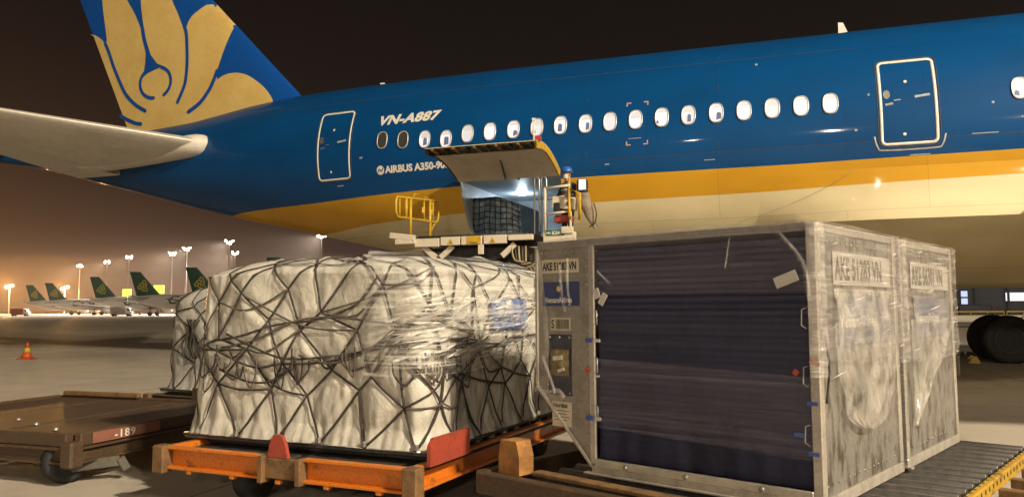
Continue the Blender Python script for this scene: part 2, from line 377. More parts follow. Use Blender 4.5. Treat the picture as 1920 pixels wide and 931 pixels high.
def fuselage():
    us = sorted(set(list(np.round(np.concatenate([np.linspace(-18, -2, 41), np.linspace(-2, 9, 41), np.linspace(9, 41, 40), np.linspace(41, 51, 21)]), 3))+[OU0, OU1]))
    us = [u for u in us if not (0 < abs(u-OU0) < .06 or 0 < abs(u-OU1) < .06)]
    ths = sorted(set([round(-math.pi/2+2*math.pi*k/128, 5) for k in range(128)]+[round(OT0, 5), round(OT1, 5)]))
    ths = [t for t in ths if not (0 < abs(t-OT0) < .015 or 0 < abs(t-OT1) < .015) or t in (round(OT0, 5), round(OT1, 5))]
    n = len(ths); V = []; d1 = []; d2 = []; F = []
    for u in us:
        for t in ths:
            p = fs(u, t); V.append(p); d1.append(p[2]-np.interp(u, *BG)); d2.append(p[2]-np.interp(u, *GC))
    for i in range(len(us)-1):
        for j in range(n):
            um = (us[i]+us[i+1])/2; tm = (ths[j]+(ths[j+1] if j+1 < n else ths[0]+2*math.pi))/2
            if OU0 < um < OU1 and OT0 < tm < OT1: continue
            F.append((i*n+j, (i+1)*n+j, (i+1)*n+(j+1) % n, i*n+(j+1) % n))
    F.append(tuple(range(n))); F.append(tuple((len(us)-1)*n+j for j in range(n))[::-1])
    me = bpy.data.meshes.new('fuselage'); me.from_pydata(V, [], F); me.polygons.foreach_set('use_smooth', [True]*len(F))
    for nm, d in (('blue_edge', d1), ('gold_edge', d2)):
        a = me.attributes.new(nm, 'FLOAT', 'POINT'); a.data.foreach_set('value', np.array(d, dtype=np.float32))
    me.materials.append(PAINT); me.update()
    bm = bmesh.new(); bm.from_mesh(me); bmesh.ops.recalc_face_normals(bm, faces=bm.faces); bm.to_mesh(me); bm.free()
    o = bpy.data.objects.new('fuselage', me); COL.objects.link(o); o.parent = air; return o
fus = fuselage()
# belly fairing under the wing root
def sstep(a, b, x): t = max(0, min(1, (x-a)/(b-a))); return t*t*(3-2*t)
def belly(u, i):
    k = sstep(9.2, 12.6, u)*(1-sstep(30, 36, u)); zc, H = sec(u); cv = lambda z: H*WR*math.sqrt(max(0, 1-((z-zc)/H)**2))
    half = [(cv(4.75)-.03+.05*k, 4.75), (cv(4.2)-.03+.28*k, 4.2), (cv(3.9)-.04+.52*k, 3.9), (cv(3.62)-.05+.84*k, 3.62-.04*k), (cv(3.60)-.10+.83*k, 3.58-.06*k), (cv(3.1)-.08+.55*k, 3.1-.22*k), (cv(2.72)-.10+.2*k, 2.72-.5*k), (.45, 2.68-.54*k), (0, 2.68-.56*k)]
    P = half+[(-a, b) for a, b in half[-2::-1]]; return A(u, V0+P[i][0], P[i][1])
mb = MB(); mb.grid(belly, list(np.linspace(9.0, 36, 70)), list(range(17)))
bo_ = mb.build('belly_fairing', PAINT, air, fix=True, sharp=32); me = bo_.data
for nm, tb_ in (('blue_edge', BG), ('gold_edge', GC)):
    a = me.attributes.new(nm, 'FLOAT', 'POINT'); a.data.foreach_set('value', np.array([v.co.z-np.interp(v.co.x, *tb_) for v in me.vertices], dtype=np.float32))
# panel seams on the cream skin
mb = MB()
for (u, za, zb) in ((-3.55, 4.9, 8.3), (5.75, 5.0, 8.4), (8.95, 5.0, 8.4)):
    zs = np.linspace(za, zb, 8)
    for a, b in zip(zs[:-1], zs[1:]): mb.add([sk(u-.008, a, .004), sk(u+.008, a, .004), sk(u+.008, b, .004), sk(u-.008, b, .004)], [(0, 1, 2, 3)])
for (ua, ub, z) in ((-6, 12, 7.72), (5.8, 16, 5.32)):
    q = np.linspace(ua, ub, 20)
    for a, b in zip(q[:-1], q[1:]): mb.add([sk(a, z-.006, .004), sk(b, z-.006, .004), sk(b, z+.006, .004), sk(a, z+.006, .004)], [(0, 1, 2, 3)])
tag(mb.build('panel_seams', SEAM, air), kind='stuff')
mb = MB(); q = smooth2([(9.3, 3.70), (10.2, 3.95), (11.2, 4.35), (11.9, 4.76)], 6); stroke(mb, q, .008, lambda x, y: tuple(Vector(sk(x, y, .03))+Vector((0, -.12, 0)))); mb.build('fairing_seam', pm('soft_seam', (.38, .31, .18), .6), air)
for (u_, z_, w_, h_) in ((-1.75, 5.18, .22, .03), (-.9, 5.9, .10, .05), (11.9, 5.6, .05, .05), (12.2, 6.4, .04, .06), (14.2, 5.35, .5, .02), (14.6, 6.0, .05, .05), (8.6, 5.15, .25, .02), (6.2, 5.2, .12, .03), (13.0, 4.98, .4, .025), (9.8, 7.5, .06, .06)):
    mb = MB(); stroke(mb, [(u_, z_), (u_+w_, z_)], h_, lambda x, y: sk(x, y, .006)); mb.build('stencil', pm('stencil%.1f' % u_, (.32, .36, .42), .5), air)
mb = MB(); P = rrect(13.55, 14.1, 4.10, 4.24, .06, 3); mb.ring(P, inset(P, .012), lambda a, b, t: sk(a, b, .004+t), .002); mb.build('access_panel', SEAM, air)
# registration and type name
mb = MB(); text_on(mb, 'VN-A887', .375, lambda x, y: sk(-.36+x*1.22, 6.80+y, .008), shear=.25, bold=.018, spacing=1.07); mb.build('registration', WHITE, air)
mb = MB(); text_on(mb, 'AIRBUS A350-900', .262, lambda x, y: sk(-.05+x*1.02, 5.415+y, .008), bold=.012, spacing=1.0); mb.build('type_name', WHITE, air)
mb = MB()
c_ = [(-.21+.125*math.cos(t), 5.50+.125*math.sin(t)) for t in np.linspace(0, 2*math.pi, 25)[:-1]]
mb.add([sk(*p, .008) for p in c_], [tuple(range(24))]); ml = mb.build('maker_emblem', WHITE, air)
mb = MB(); stroke(mb, smooth2([(-.30, 5.44), (-.24, 5.53), (-.18, 5.47), (-.12, 5.56)]), .03, lambda x, y: sk(x, y, .011)); mb.build('emblem_swirl', BLUE, ml)
# cabin windows
WIN = [-.156, .515, 1.201, 1.852, 2.489, 3.132, 3.79, 4.434, 5.063, 5.716, 6.342, 6.98, 7.618, 8.255, 8.902, 9.535, 10.166, 10.794, 11.419, 15.147, 15.78, 16.42]
PANE = em('lit_cabin_pane', (.80, .82, .98), .55); PANE2 = em('dimmer_cabin_pane', (.66, .70, .92), .42); PANE_D = pm('dark_pane', (.06, .058, .055), .25, var=.1)
SHADE_G = em('lit_window_surround', (.72, .70, .78), .30); SEATB = em('glowing_seat_back', (.22, .28, .52), .16, (.1, .12, .2))  # blinds and seat backs given their own glow in place of cabin light
FRM = pm('window_frame', (.55, .53, .50), .35, metal=.3, var=.1)
for i, u in enumerate(WIN):
    zc = 6.34-.05*min(i, 3)/1.0 if i < 4 else (6.28 if i < 9 else 6.265)
    fn = lambda a, b, t=0, u=u, zc=zc: sk(u+a, zc+b, .004+t)
    O_ = [(.172*math.copysign(abs(math.cos(t))**.78, math.cos(t)), .247*math.copysign(abs(math.sin(t))**.78, math.sin(t))) for t in np.linspace(0, 2*math.pi, 29)[:-1]]
    I_ = [(a*.84, b*.89) for a, b in O_]
    mb = MB(); mb.ring(O_, I_, fn, .022); w = mb.build('cabin_window', FRM, air)
    mb = MB(); mb.add([fn(a*1.01, b*1.01, .012) for a, b in I_]+[fn(0, 0, .013)], [(i, (i+1) % 28, 28) for i in range(28)]); mb.build('window_pane', PANE_D if i < 2 else (PANE, PANE2, PANE)[(i*7) % 3], w)
    if i >= 2:
        lo = [(a, b) for a, b in I_]
        mb = MB(); hb_ = [.10, .13, .03, .12, .08, .14, .11, .05, .13][i % 9]; q = [(-.125, hb_), (-.10, .17), (0, .205), (.10, .17), (.125, hb_)]; mb.add([fn(a*.98, b*.98, .016) for a, b in q], [(0, 1, 2, 3, 4)]); mb.build('window_blind', SHADE_G, w)
        k = [1, 2, 3, 3, 0, 0, 2, 1, 3, 2, 0, 0, 1, 3, 2, 0, 0, 0, 0, 1][i % 20]
        if k:
            x0 = [0, -.11, .0, -.04][k]+.012*((i*3) % 4-1.5); x1 = [0, -.05, .11, .07][k]+.014*((i*5) % 4-1.5); h0 = [0, -.02, .02, .05][k]+.02*((i*7) % 6-3)
            q = [(x0, -.19+abs(x0)*.4), (x1, -.19+abs(x1)*.4), (x1, h0-.03), (x1-.02, h0), (x0+.02, h0+.01), (x0, h0-.04)]
            mb = MB(); mb.add([fn(a, b, .017) for a, b in q], [tuple(range(6))]); mb.build('seat_back', SEATB, w)
# red and white alignment marks round one window
mb = MB()
for (u, z, a, b) in ((6.76, 6.72, 1, -1), (7.27, 6.72, -1, -1), (6.76, 5.635, 1, 1), (7.27, 5.635, -1, 1)):
    stroke(mb, [(u, z+b*.09), (u, z)], .03, lambda x, y: sk(x, y, .006)); stroke(mb, [(u-a*.015, z), (u+a*.1, z)], .03, lambda x, y: sk(x, y, .0065))
mb.build('corner_marks', pm('salmon_marking', (.55, .33, .28), .5), air)
mb = MB(); stroke(mb, [(6.80, 5.79), (7.12, 5.79)], .018, lambda x, y: sk(x, y, .006)); mb.build('mark_line', pm('lilac_marking', (.3, .3, .42), .5), air)
# cabin doors
def cabin_door(u0, u1, z0, z1, w, name_lbl, big):
    P = rrect(u0, u1, z0, z1, .13, 5); Q = []
    for i in range(len(P)):       # extra points along the long sides keep the outline on the curved skin
        a, b = Vector(P[i]), Vector(P[(i+1) % len(P)]); k = max(1, int((b-a).length/.15))
        for j in range(k): Q.append(tuple(a+(b-a)*j/k))
    mb = MB(); mb.ring(Q, inset(Q, w), lambda a, b, t: sk(a, b, .004+t), .006); d = mb.build('cabin_door', WHITE, air); tag(d, name_lbl)
    mb = MB(); Q2 = inset(Q, -.045); mb.ring(Q2, inset(Q2, .02), lambda a, b, t: sk(a, b, .003+t), .002); mb.build('door_gap', SEAM, d)
    um = u0+(u1-u0)*.14; zm = z0+(z1-z0)*.58
    mb = MB(); mb.add([sk(um+.07*math.cos(t), zm+.105*math.sin(t), .010) for t in np.linspace(0, 6.283, 21)[:-1]], [tuple(range(20))]); mb.build('door_window', METAL, d)
    mb = MB(); stroke(mb, [(um-.04, zm-.24), (um+.12, zm-.22)], .05, lambda x, y: sk(x, y, .009)); stroke(mb, [(um+.14, zm-.15), (um+.28, zm-.14)], .03, lambda x, y: sk(x, y, .009)); mb.build('door_handle', METAL, d)
    mb = MB(); stroke(mb, [(u0+(u1-u0)*.62, zm-.10), (u0+(u1-u0)*.88, zm-.07)], .055, lambda x, y: sk(x, y, .009)); mb.build('door_placard', pm('placard'+str(big), (.4, .42, .45), .5), d)
    mb = MB()
    for (a, b) in ((.48, .72), (.42, .12)): mb.add([sk(u0+(u1-u0)*a+.035*math.cos(t), z0+(z1-z0)*b+.035*math.sin(t), .009) for t in np.linspace(0, 6.283, 9)[:-1]], [tuple(range(8))])
    mb.build('door_stud', WHITE, d)
    if big:
        mb = MB(); q = smooth2([(u0-.12, z0+.22), (u0-.05, z0-.03), (u0+.1, z0-.09), (u1-.1, z0-.09), (u1+.06, z0-.03), (u1+.13, z0+.2)], 5)
        stroke(mb, q, .03, lambda x, y: sk(x, y, .008)); mb.build('door_scuff_plate', METAL, d)
cabin_door(-2.40, -1.24, 5.34, 7.38, .052, 'white outlined aft cabin door near the tail', 0)
cabin_door(12.42, 13.58, 5.20, 7.21, .062, 'white outlined cabin door ahead of the row of lit windows', 1)
# antennas on the crown
mb = MB(); mb.prism([(11.86, 8.66), (12.16, 8.66), (11.98, 9.10), (11.86, 9.12)], .03, lambda a, b, t: A(a, V0-.015+t, b)); mb.build('blade_antenna', WHITE, air)
mb = MB(); mb.prism([(-1.64, 8.62), (-1.44, 8.62), (-1.52, 8.83), (-1.66, 8.83)], .05, lambda a, b, t: A(a, V0-.025+t, b)); mb.build('blade_antenna', WHITE, air)
# ---- tail fin
LEF = lambda z: -4.40-(z-8.5)*.984
TEF = lambda z: -11.63-(z-7.6)*.487
def fin_t(c):      # half thickness along the chord fraction
    return 5*.10*(.2969*math.sqrt(max(c, 0))-.126*c-.3516*c*c+.2843*c**3-.1015*c**4)
def finp(u, z, off=0.0, side=1):
    a, b = LEF(z), TEF(z); ch = a-b; c = max(0, min(1, (a-u)/ch)); return A(u, V0+side*(fin_t(c)*ch*.62+off), z)
mb = MB(); zs = list(np.linspace(7.2, 17.0, 26)); cs = [.5-.5*math.cos(math.pi*k/24) for k in range(25)]
for sd_ in (1, -1): mb.grid(lambda z, c: finp(LEF(z)-c*(LEF(z)-TEF(z)), z, 0, sd_), zs, cs)
top = [finp(LEF(17)-c*(LEF(17)-TEF(17)), 17.0, 0, 1) for c in cs]; bot_ = [finp(LEF(17)-c*(LEF(17)-TEF(17)), 17.0, 0, -1) for c in cs]
mb.add(top+bot_, [(i, i+1, 25+i+1, 25+i) for i in range(24)])
finm = mb.build('tail_fin', FINBLUE, air, fix=True)
def patch2d(poly, fn, mat, name, parent, cuts=5):
    bm = bmesh.new(); vs = [bm.verts.new((p[0], p[1], 0)) for p in poly]; f = bm.faces.new(vs)
    bmesh.ops.triangulate(bm, faces=[f])
    for _ in range(cuts):
        es = [e for e in bm.edges if e.calc_length() > .24]
        if not es: break
        bmesh.ops.subdivide_edges(bm, edges=es, cuts=1); bmesh.ops.triangulate(bm, faces=bm.faces[:])
    for v in bm.verts: v.co = Vector(fn(v.co.x, v.co.y))
    me = bpy.data.meshes.new(name); bm.to_mesh(me); bm.free(); me.polygons.foreach_set('use_smooth', [True]*len(me.polygons)); me.materials.append(mat)
    o = bpy.data.objects.new(name, me); COL.objects.link(o); o.parent = parent; return o
c1 = smooth2([(-13.83, 11.87), (-13.58, 11.81), (-13.26, 11.62), (-13.02, 11.38)], 4)
c2 = smooth2([(-12.96, 11.55), (-13.10, 12.3), (-13.22, 13.07), (-13.24, 14.1), (-12.95, 15.0), (-12.4, 13.6), (-12.0, 12.91), (-11.64, 12.38), (-11.33, 11.8), (-11.16, 11.40)], 4)
c3 = smooth2([(-11.12, 11.6), (-11.27, 12.33), (-11.33, 12.95), (-11.2, 13.9), (-10.9, 14.6), (-10.3, 13.5), (-9.92, 12.63), (-9.62, 12.06), (-9.35, 11.50)], 4)
c4 = smooth2([(-9.20, 11.55), (-9.12, 11.75), (-8.91, 11.97), (-8.44, 12.25)], 4)+[Vector((LEF(12.25)+.0, 12.25)), Vector((LEF(11.42), 11.42))]
c5 = smooth2([(-7.29, 11.30), (-7.39, 11.04), (-7.64, 10.39), (-7.86, 9.75)], 4)
c6 = smooth2([(-7.82, 9.50), (-7.49, 9.64), (-7.03, 9.66), (-6.57, 9.52), (-6.04, 9.16), (-5.72, 8.83), (-5.55, 8.57)], 4)
tail_ = [Vector((-5.7, 8.3)), Vector((-8.0, 7.7)), Vector((TEF(7.7)+.02, 7.7)), Vector((TEF(9)+.02, 9)), Vector((TEF(10.5)+.02, 10.5)), Vector((TEF(11.8)+.02, 11.8))]
lotus = patch2d([tuple(p) for p in c1+c2+c3+c4+c5+c6+tail_], lambda x, y: finp(x, y, .018), GOLD, 'flower_emblem', finm, 9)
def fline(pts, w, n=6):
    mb = MB(); p = smooth2(pts, n)
    ws = [w]*len(p); stroke(mb, p, ws, lambda x, y: finp(x, y, .036))
    for q_ in (p[-1],): mb.add([finp(q_.x+w/2*math.cos(t), q_.y+w/2*math.sin(t), .0365) for t in np.linspace(0, 6.283, 13)[:-1]], [tuple(range(12))])
    mb.build('petal_line', FINBLUE, lotus)
fline([(-13.05, 11.45), (-12.86, 11.12), (-12.61, 10.55), (-12.28, 9.92), (-11.97, 9.42), (-11.51, 9.0), (-11.02, 8.72)], .13)
fline([(-9.32, 11.6), (-9.20, 11.3), (-9.14, 10.65), (-9.13, 10.05), (-9.22, 9.45), (-9.52, 8.88)], .13)
fline([(-7.80, 9.85), (-7.95, 9.5), (-8.15, 9.15), (-8.52, 8.76), (-9.02, 8.49)], .14)
fline([(-12.25, 8.67), (-11.85, 8.47), (-11.48, 8.32), (-11.22, 8.27)], .13)
fline([(-11.20, 11.7), (-11.12, 11.35), (-11.0, 11.0), (-10.9, 10.7)], .16)
fline([(-10.50+.66*math.cos(t)*1.0, 9.68+.56*math.sin(t)) for t in np.radians(np.linspace(75, -58, 12))], .12, 2)
fline([(-10.60+.68*math.cos(t), 9.70+.56*math.sin(t)) for t in np.radians(np.linspace(75, 268, 14))], .12, 2)
patch2d([(-11.06, 11.1), (-10.95, 11.1), (-10.80, 10.72), (-10.50, 10.37), (-10.2, 10.24), (-10.5, 10.18), (-10.9, 10.08), (-11.15, 9.95), (-11.05, 10.4), (-11.03, 10.8)], lambda x, y: finp(x, y, .032), FINBLUE, 'teardrop', lotus, 8)
# ---- tailplane (starboard, and its twin on the far side)
SA = Vector((-6.9, -1.19, 6.94)); SB = Vector((-10.25, 3.2, 7.25)); SC = Vector((-13.03, -2.0, 6.27)); SD = Vector((-13.33, .78, 6.63))
ledir = (SB-SA)/(SB.y-SA.y); tedir = (SD-SC)/(SD.y-SC.y)
def stab(v, c, up):
    le = SA+ledir*(v-SA.y); te = SC+tedir*(v-SC.y); p = le.lerp(te, c); ch = (le-te).length
    t = 5*.115*(.2969*math.sqrt(c)-.126*c-.3516*c*c+.2843*c**3-.1036*c**4)*ch*(.9 if up else .75)
    return Vector((p.x, p.y, p.z+(t if up else -t)))
def lofts(name, vs, c0, c1_, mat, parent, port=False):
    mb = MB(); cs = [c0+(c1_-c0)*(.5-.5*math.cos(math.pi*k/14)) for k in range(15)]
    def fn(up):
        def q(v, c):
            p = stab(v, c, up); vv = p.y if not port else 2*V0-p.y; return A(p.x, vv, p.z)
        return q
    for up in (True, False): mb.grid(fn(up), vs, cs)
    for v in (vs[0], vs[-1]):
        a = [fn(True)(v, c) for c in cs]; b = [fn(False)(v, c) for c in cs]; mb.add(a+b, [(i, i+1, 15+i+1, 15+i) for i in range(14)])
    return mb.build(name, mat, parent, fix=True, sharp=40)
for port in (False, True):
    vs = list(np.linspace(-1.0, 6.5, 14))
    st = lofts('tailplane', vs, .045, .72, STABW, air, port)
    lofts('leading_edge', vs, 0.0, .047, pm('tailplane_leading_edge'+str(port), (.66, .60, .52), .3, metal=.25, var=.08), st, port)
    lofts('elevator', list(np.linspace(-1.95, 6.45, 12)), .726, 1.0, STABW, st, port)
    # blunt root fairing that slides along the fuselage side
    def ap(i, k):
        c = i/30; m_ = (stab(-1.0, c*.80, True)+stab(-1.0, c*.80, False))/2; f = min(c/.16, 1.0)
        hh = .40*math.sqrt(max(0, 1-(1-f)**2.4))*(1-.55*c); ww = .62*math.sqrt(max(0, 1-(1-f)**2.2)); t = 2*math.pi*k/20
        y = -1.35+ww*math.cos(t); z = m_.z+hh*math.sin(t)-.02; x = m_.x+.22*(1-c)
        return A(x, y if not port else 2*V0-y, z)
    mb = MB(); mb.grid(ap, list(range(31)), list(range(21))); mb.build('root_fairing', pm('pale_root_fairing'+str(port), (.80, .74, .64), .4, var=.05), st, fix=True)
# ---- wing (inboard part, out of frame, shades the belly)
def wingp(v, c, up):
    k = (v+2.0)/12.0; le = 26.5-7.4*k; te = 15.35-.5*k; z = 3.85+1.35*k; ch = le-te
    t = 5*.13*(.2969*math.sqrt(c)-.126*c-.3516*c*c+.2843*c**3-.1036*c**4)*ch*.75
    return A(le-(le-te)*c, v, z+(t if up else -t)-.03*c*ch)
mb = MB(); vs = list(np.linspace(-2.0, 10, 14)); cs = [.5-.5*math.cos(math.pi*k/18) for k in range(19)]
for up in (True, False): mb.grid(lambda v, c: wingp(v, c, up), vs, cs)
a = [wingp(10, c, True) for c in cs]; b = [wingp(10, c, False) for c in cs]; mb.add(a+b, [(i, i+1, 19+i+1, 19+i) for i in range(18)])
mb.build('wing', pm('wing_grey', (.42, .42, .42), .4, coat=.2, var=.1, scale=.6), air, fix=True, sharp=40)
# ---- port main landing gear
def tyre_meshes():
    t = MB(); R, w = .70, .26
    prof = [(.36, -w*.72), (.47, -w*.92), (.58, -w), (.655, -w*.88), (.69, -w*.6), (.70, -w*.2), (.70, w*.2), (.69, w*.6), (.655, w*.88), (.58, w), (.47, w*.92), (.36, w*.72)]
    t.lathe(prof, 40, (0, 0, 0), (0, 1, 0))
    for k in range(4):
        y = (-.6+.4*k)*w; t.lathe([(.703, y-.012), (.69, y-.012), (.69, y+.012), (.703, y+.012)], 40, (0, 0, 0), (0, 1, 0))
    r = MB(); r.lathe([(.0, -.16), (.10, -.16), (.13, -.10), (.24, -.07), (.31, -.12), (.37, -.20), (.37, .20), (.31, .12), (.24, .07), (.13, .10), (.10, .16), (0, .16)], 32, (0, 0, 0), (0, 1, 0))
    for k in range(10):
        a = 2*math.pi*k/10
        for s_ in (-1, 1): r.cyl((.19*math.cos(a), s_*.06, .19*math.sin(a)), (.19*math.cos(a), s_*.13, .19*math.sin(a)), .022, 8)
    return t.mesh('tyre'), r.mesh('rim')
tyre_me, rim_me = tyre_meshes(); tyre_me.materials.append(DARK); rim_me.materials.append(pm('wheel_hub', (.16, .13, .12), .5, metal=.3, var=.25))
gear = empty('landing_gear', A(16.45, -8.22, 0), 0, parent=air); tag(gear, 'four wheel main landing gear bogie under the belly')
for du in (0, 2.04):
    for dv in (-.86, .86):
        w = put('wheel', tyre_me, gear, (du, -dv, .70)); put('rim', rim_me, w)
mb = MB(); mb.cyl((0, -.86, .70), (0, .86, .70), .09); mb.cyl((2.04, -.86, .70), (2.04, .86, .70), .09); mb.bar((0, 0, .72), (2.04, 0, .72), .26, .26, ch=.05); mb.build('bogie_beam', STEELD, gear)
mb = MB(); mb.tube([(1.02, 0, .75), (1.02, 0, 1.9), (1.05, .1, 3.6)], [.15, .19, .24], 16); mb.tube([(1.02, -.1, 1.7), (1.1, 1.8, 3.3)], .07, 10); mb.build('strut', METAL, gear)
mb = MB()
for k in range(3): mb.tube(smooth2([(-.1+.3*k, .3, .8), (.2+.3*k, .45, 1.1), (.7+.2*k, .3, 1.35), (1.0, .1, 1.5)], 4), .018, 6)
mb.build('hydraulic_hose', STEELD, gear)
# ---- open aft cargo door and lit hold
mb = MB(); HV = [(-.26, 5.10), (-4.95, 5.10), (-5.2, 4.4), (-4.4, 3.40), (-1.36, 3.40)]
u0h, u1h = 2.1, 7.6; n = len(HV)
V = [A(u0h, v, z) for v, z in HV]+[A(u1h, v, z) for v, z in HV]
mb.add(V, [(i, i+1, n+i+1, n+i) for i in range(n-1)]+[tuple(range(n)), tuple(range(n, 2*n))]); mb.build('hold_liner', LINER, air)
mb = MB()
for k in range(5): u = 5.2+.55*k; mb.box(A(u, -5.0, 4.35), (.03, .05, 1.2))
for k in range(3): mb.box(A(4.7+k*.16, -2.2, 5.075), (.05, 1.4, .03))
mb.build('hold_rail', STEELD, air)
def jamb(i, d):
    seq = [(OU0, OT0), (OU0, OT1), (OU1, OT1), (OU1, OT0)]
    a = seq[i % 4]; return fs(a[0], a[1], -.16*d)
def edge_strip():
    mb = MB(); tt = np.linspace(OT0, OT1, 14)
    for u in (OU0, OU1): mb.grid(lambda t, d: fs(u, t, -.22*d-.002), list(tt), [0, 1])
    uu = np.linspace(OU0, OU1, 10)
    for t in (OT0, OT1): mb.grid(lambda u, d: fs(u, t, -.22*d-.002), list(uu), [0, 1])
    return mb.build('door_jamb', LINER, air)
edge_strip()
mb = MB(); mb.cyl(A(2.95, -3.3, 5.095), A(2.95, -3.3, 5.06), .11, 20); hl = mb.build('hold_lamp', em('hold_lamp_glow', (.85, .95, 1.0), 6), air)
hd = bpy.data.lights.new('hold_lamp_light', 'POINT'); hd.energy = 55; hd.color = (.72, .90, 1.0); hd.shadow_soft_size = .12
ho = bpy.data.objects.new('hold_lamp_light', hd); COL.objects.link(ho); ho.parent = hl; ho.location = A(2.95, -3.3, 4.98)
DC = smooth2([(-.03, 5.09), (.5, 5.31), (1.0, 5.45), (1.5, 5.50), (2.02, 5.44)], 4)
def leaf(u, i, off):
    p = DC[i]; d = (DC[min(i+1, len(DC)-1)]-DC[max(i-1, 0)]).normalized(); q = p+Vector((-d.y, d.x))*off; return A(u, q.x, q.y)
RUST_RIB = pm('bronze_rib', (.24, .15, .06), .5, var=.3); cd = empty('cargo_door', parent=air); tag(cd, 'open aft cargo door hinged up above the hold')
UU = list(np.linspace(OU0, OU1, 9)); II = list(range(len(DC)))
mb = MB(); mb.grid(lambda u, i: leaf(u, i, .05), UU, II); mb.grid(lambda u, i: leaf(u, i, .035), UU, II)
for u in (OU0, OU1): mb.add([leaf(u, i, .05) for i in II]+[leaf(u, i, .035) for i in II], [(i, i+1, len(II)+i+1, len(II)+i) for i in range(len(II)-1)])
mb.add([leaf(OU0, II[-1], .05), leaf(OU1, II[-1], .05), leaf(OU1, II[-1], .035), leaf(OU0, II[-1], .035)], [(0, 1, 2, 3)])
mb.build('door_skin', CREAM, cd)
mb = MB(); mb.grid(lambda u, i: leaf(u, i, -.12), [OU0+.05+(OU1-OU0-.1)*k/8 for k in range(9)], II[:-3]); mb.build('door_lining', TAN, cd)
for nm, ua, ub, mt in (('door_side_frame', OU1-.04, OU1, YEL), ('door_side_frame', OU0, OU0+.04, STEELD)):
    mb = MB()
    for u in (ua, ub): mb.add([leaf(u, i, .034) for i in II]+[leaf(u, i, -.13) for i in II], [(i, i+1, len(II)+i+1, len(II)+i) for i in range(len(II)-1)])
    mb.grid(lambda u, i: leaf(u, i, -.13), [ua, ub], II); mb.build(nm, mt, cd)
for k in range(10):
    u = OU0+.18+k*(OU1-OU0-.36)/9; mb = MB()
    mb.add([leaf(u-.03, II[-4], -.10), leaf(u+.03, II[-4], -.10), leaf(u+.03, II[-1], -.02), leaf(u-.03, II[-1], -.02), leaf(u-.03, II[-4], .02), leaf(u+.03, II[-4], .02), leaf(u+.03, II[-1], .03), leaf(u-.03, II[-1], .03)],
           [(0, 1, 2, 3), (4, 5, 6, 7), (0, 3, 7, 4), (1, 2, 6, 5), (2, 3, 7, 6)]); mb.build('latch_rib', STEELD if k % 2 else RUST_RIB, cd)
mb = MB(); mb.bar(A(3.75, .9, 5.33), A(3.85, -.3, 5.02), .05, .05); mb.bar(A(3.75, .75, 5.29), A(3.62, .1, 5.0), .03, .10); mb.build('actuator_arm', STEELD, cd)
mb = MB(); mb.box(A(5.03, 1.85, 5.56), (.16, .1, .1)); mb.build('door_handle', RED, cd)
mb = MB(); mb.tube([A(4.95, 1.9, 5.45), A(4.95, 1.9, 5.98)], .022, 8); mb.box(A(4.95, 1.9, 6.0), (.07, .05, .06)); mb.build('door_pole', WHITE, cd)

# ================================================================== netted pallet cargo
TARP = pm('white_tarpaulin', (.55, .52, .455), .34, var=.06, scale=2.0, col2=(.49, .46, .40), bump=.22, bscale=9, bdist=.03, stretch=(1.0, 1.0, .45), rvar=.12)
def crease(m, sc=2.2, stg=.5, dist=.035, st=(1, 1, .6)):
    nt = m.node_tree; N = nt.nodes.new; L = nt.links.new; b = nt.nodes['Principled BSDF']
    tc = N('ShaderNodeTexCoord'); mp = N('ShaderNodeMapping'); mp.inputs[3].default_value = st; L(tc.outputs['Object'], mp.inputs[0]); prev = b.inputs['Normal'].links[0].from_socket if b.inputs['Normal'].links else None
    for k, (s_, d_) in enumerate(((sc, dist), (sc*2.7, dist*.45))):
        n = N('ShaderNodeTexNoise'); n.inputs['Scale'].default_value = s_; n.inputs['Detail'].default_value = 3; n.inputs['Distortion'].default_value = 1.2; L(mp.outputs[0], n.inputs[0])
        a = N('ShaderNodeMath'); a.operation = 'SUBTRACT'; a.inputs[1].default_value = .5; L(n.outputs[0], a.inputs[0]); c = N('ShaderNodeMath'); c.operation = 'ABSOLUTE'; L(a.outputs[0], c.inputs[0])
        p = N('ShaderNodeMath'); p.operation = 'POWER'; p.inputs[1].default_value = .6; L(c.outputs[0], p.inputs[0])
        bp = N('ShaderNodeBump'); bp.inputs['Strength'].default_value = stg; bp.inputs['Distance'].default_value = d_; L(p.outputs[0], bp.inputs['Height'])
        if prev: L(prev, bp.inputs['Normal'])
        prev = bp.outputs[0]
    L(prev, b.inputs['Normal']); return m
crease(TARP, 2.6, .35, .03, (1.1, 1.1, .7))
TARP_OLD = pm('greyed_tarpaulin', (.44, .42, .37), .5, var=.12, scale=3, col2=(.30, .28, .26), bump=.5, bscale=8, bdist=.03)
CORD = pm('dark_net_cord', (.050, .038, .030), .9, var=.3, scale=30)
CORD2 = pm('worn_net_cord', (.11, .09, .07), .8, var=.3, scale=30)
PALM = pm('pallet_aluminium', (.20, .19, .18), .5, metal=.5, var=.3, scale=9)
FILM1 = film('clear_stretch_wrap', (.80, .77, .71), .0, .16, 4.0, (.5, .5, 5.0), .16, .8, 6.0, (.48, .85))
FILM2 = film('glossy_stretch_wrap', (.92, .89, .84), .04, .75, 3.0, (.30, .30, 9.0), .22, 1.0, 3.5, (.46, .74))
def dist_seg(P, A_, B_):
    d = B_-A_; L2 = (d*d).sum()+1e-9; t = np.clip(((P-A_)@d)/L2, 0, 1); return np.sqrt(((P-A_-t[:, None]*d)**2).sum(1))
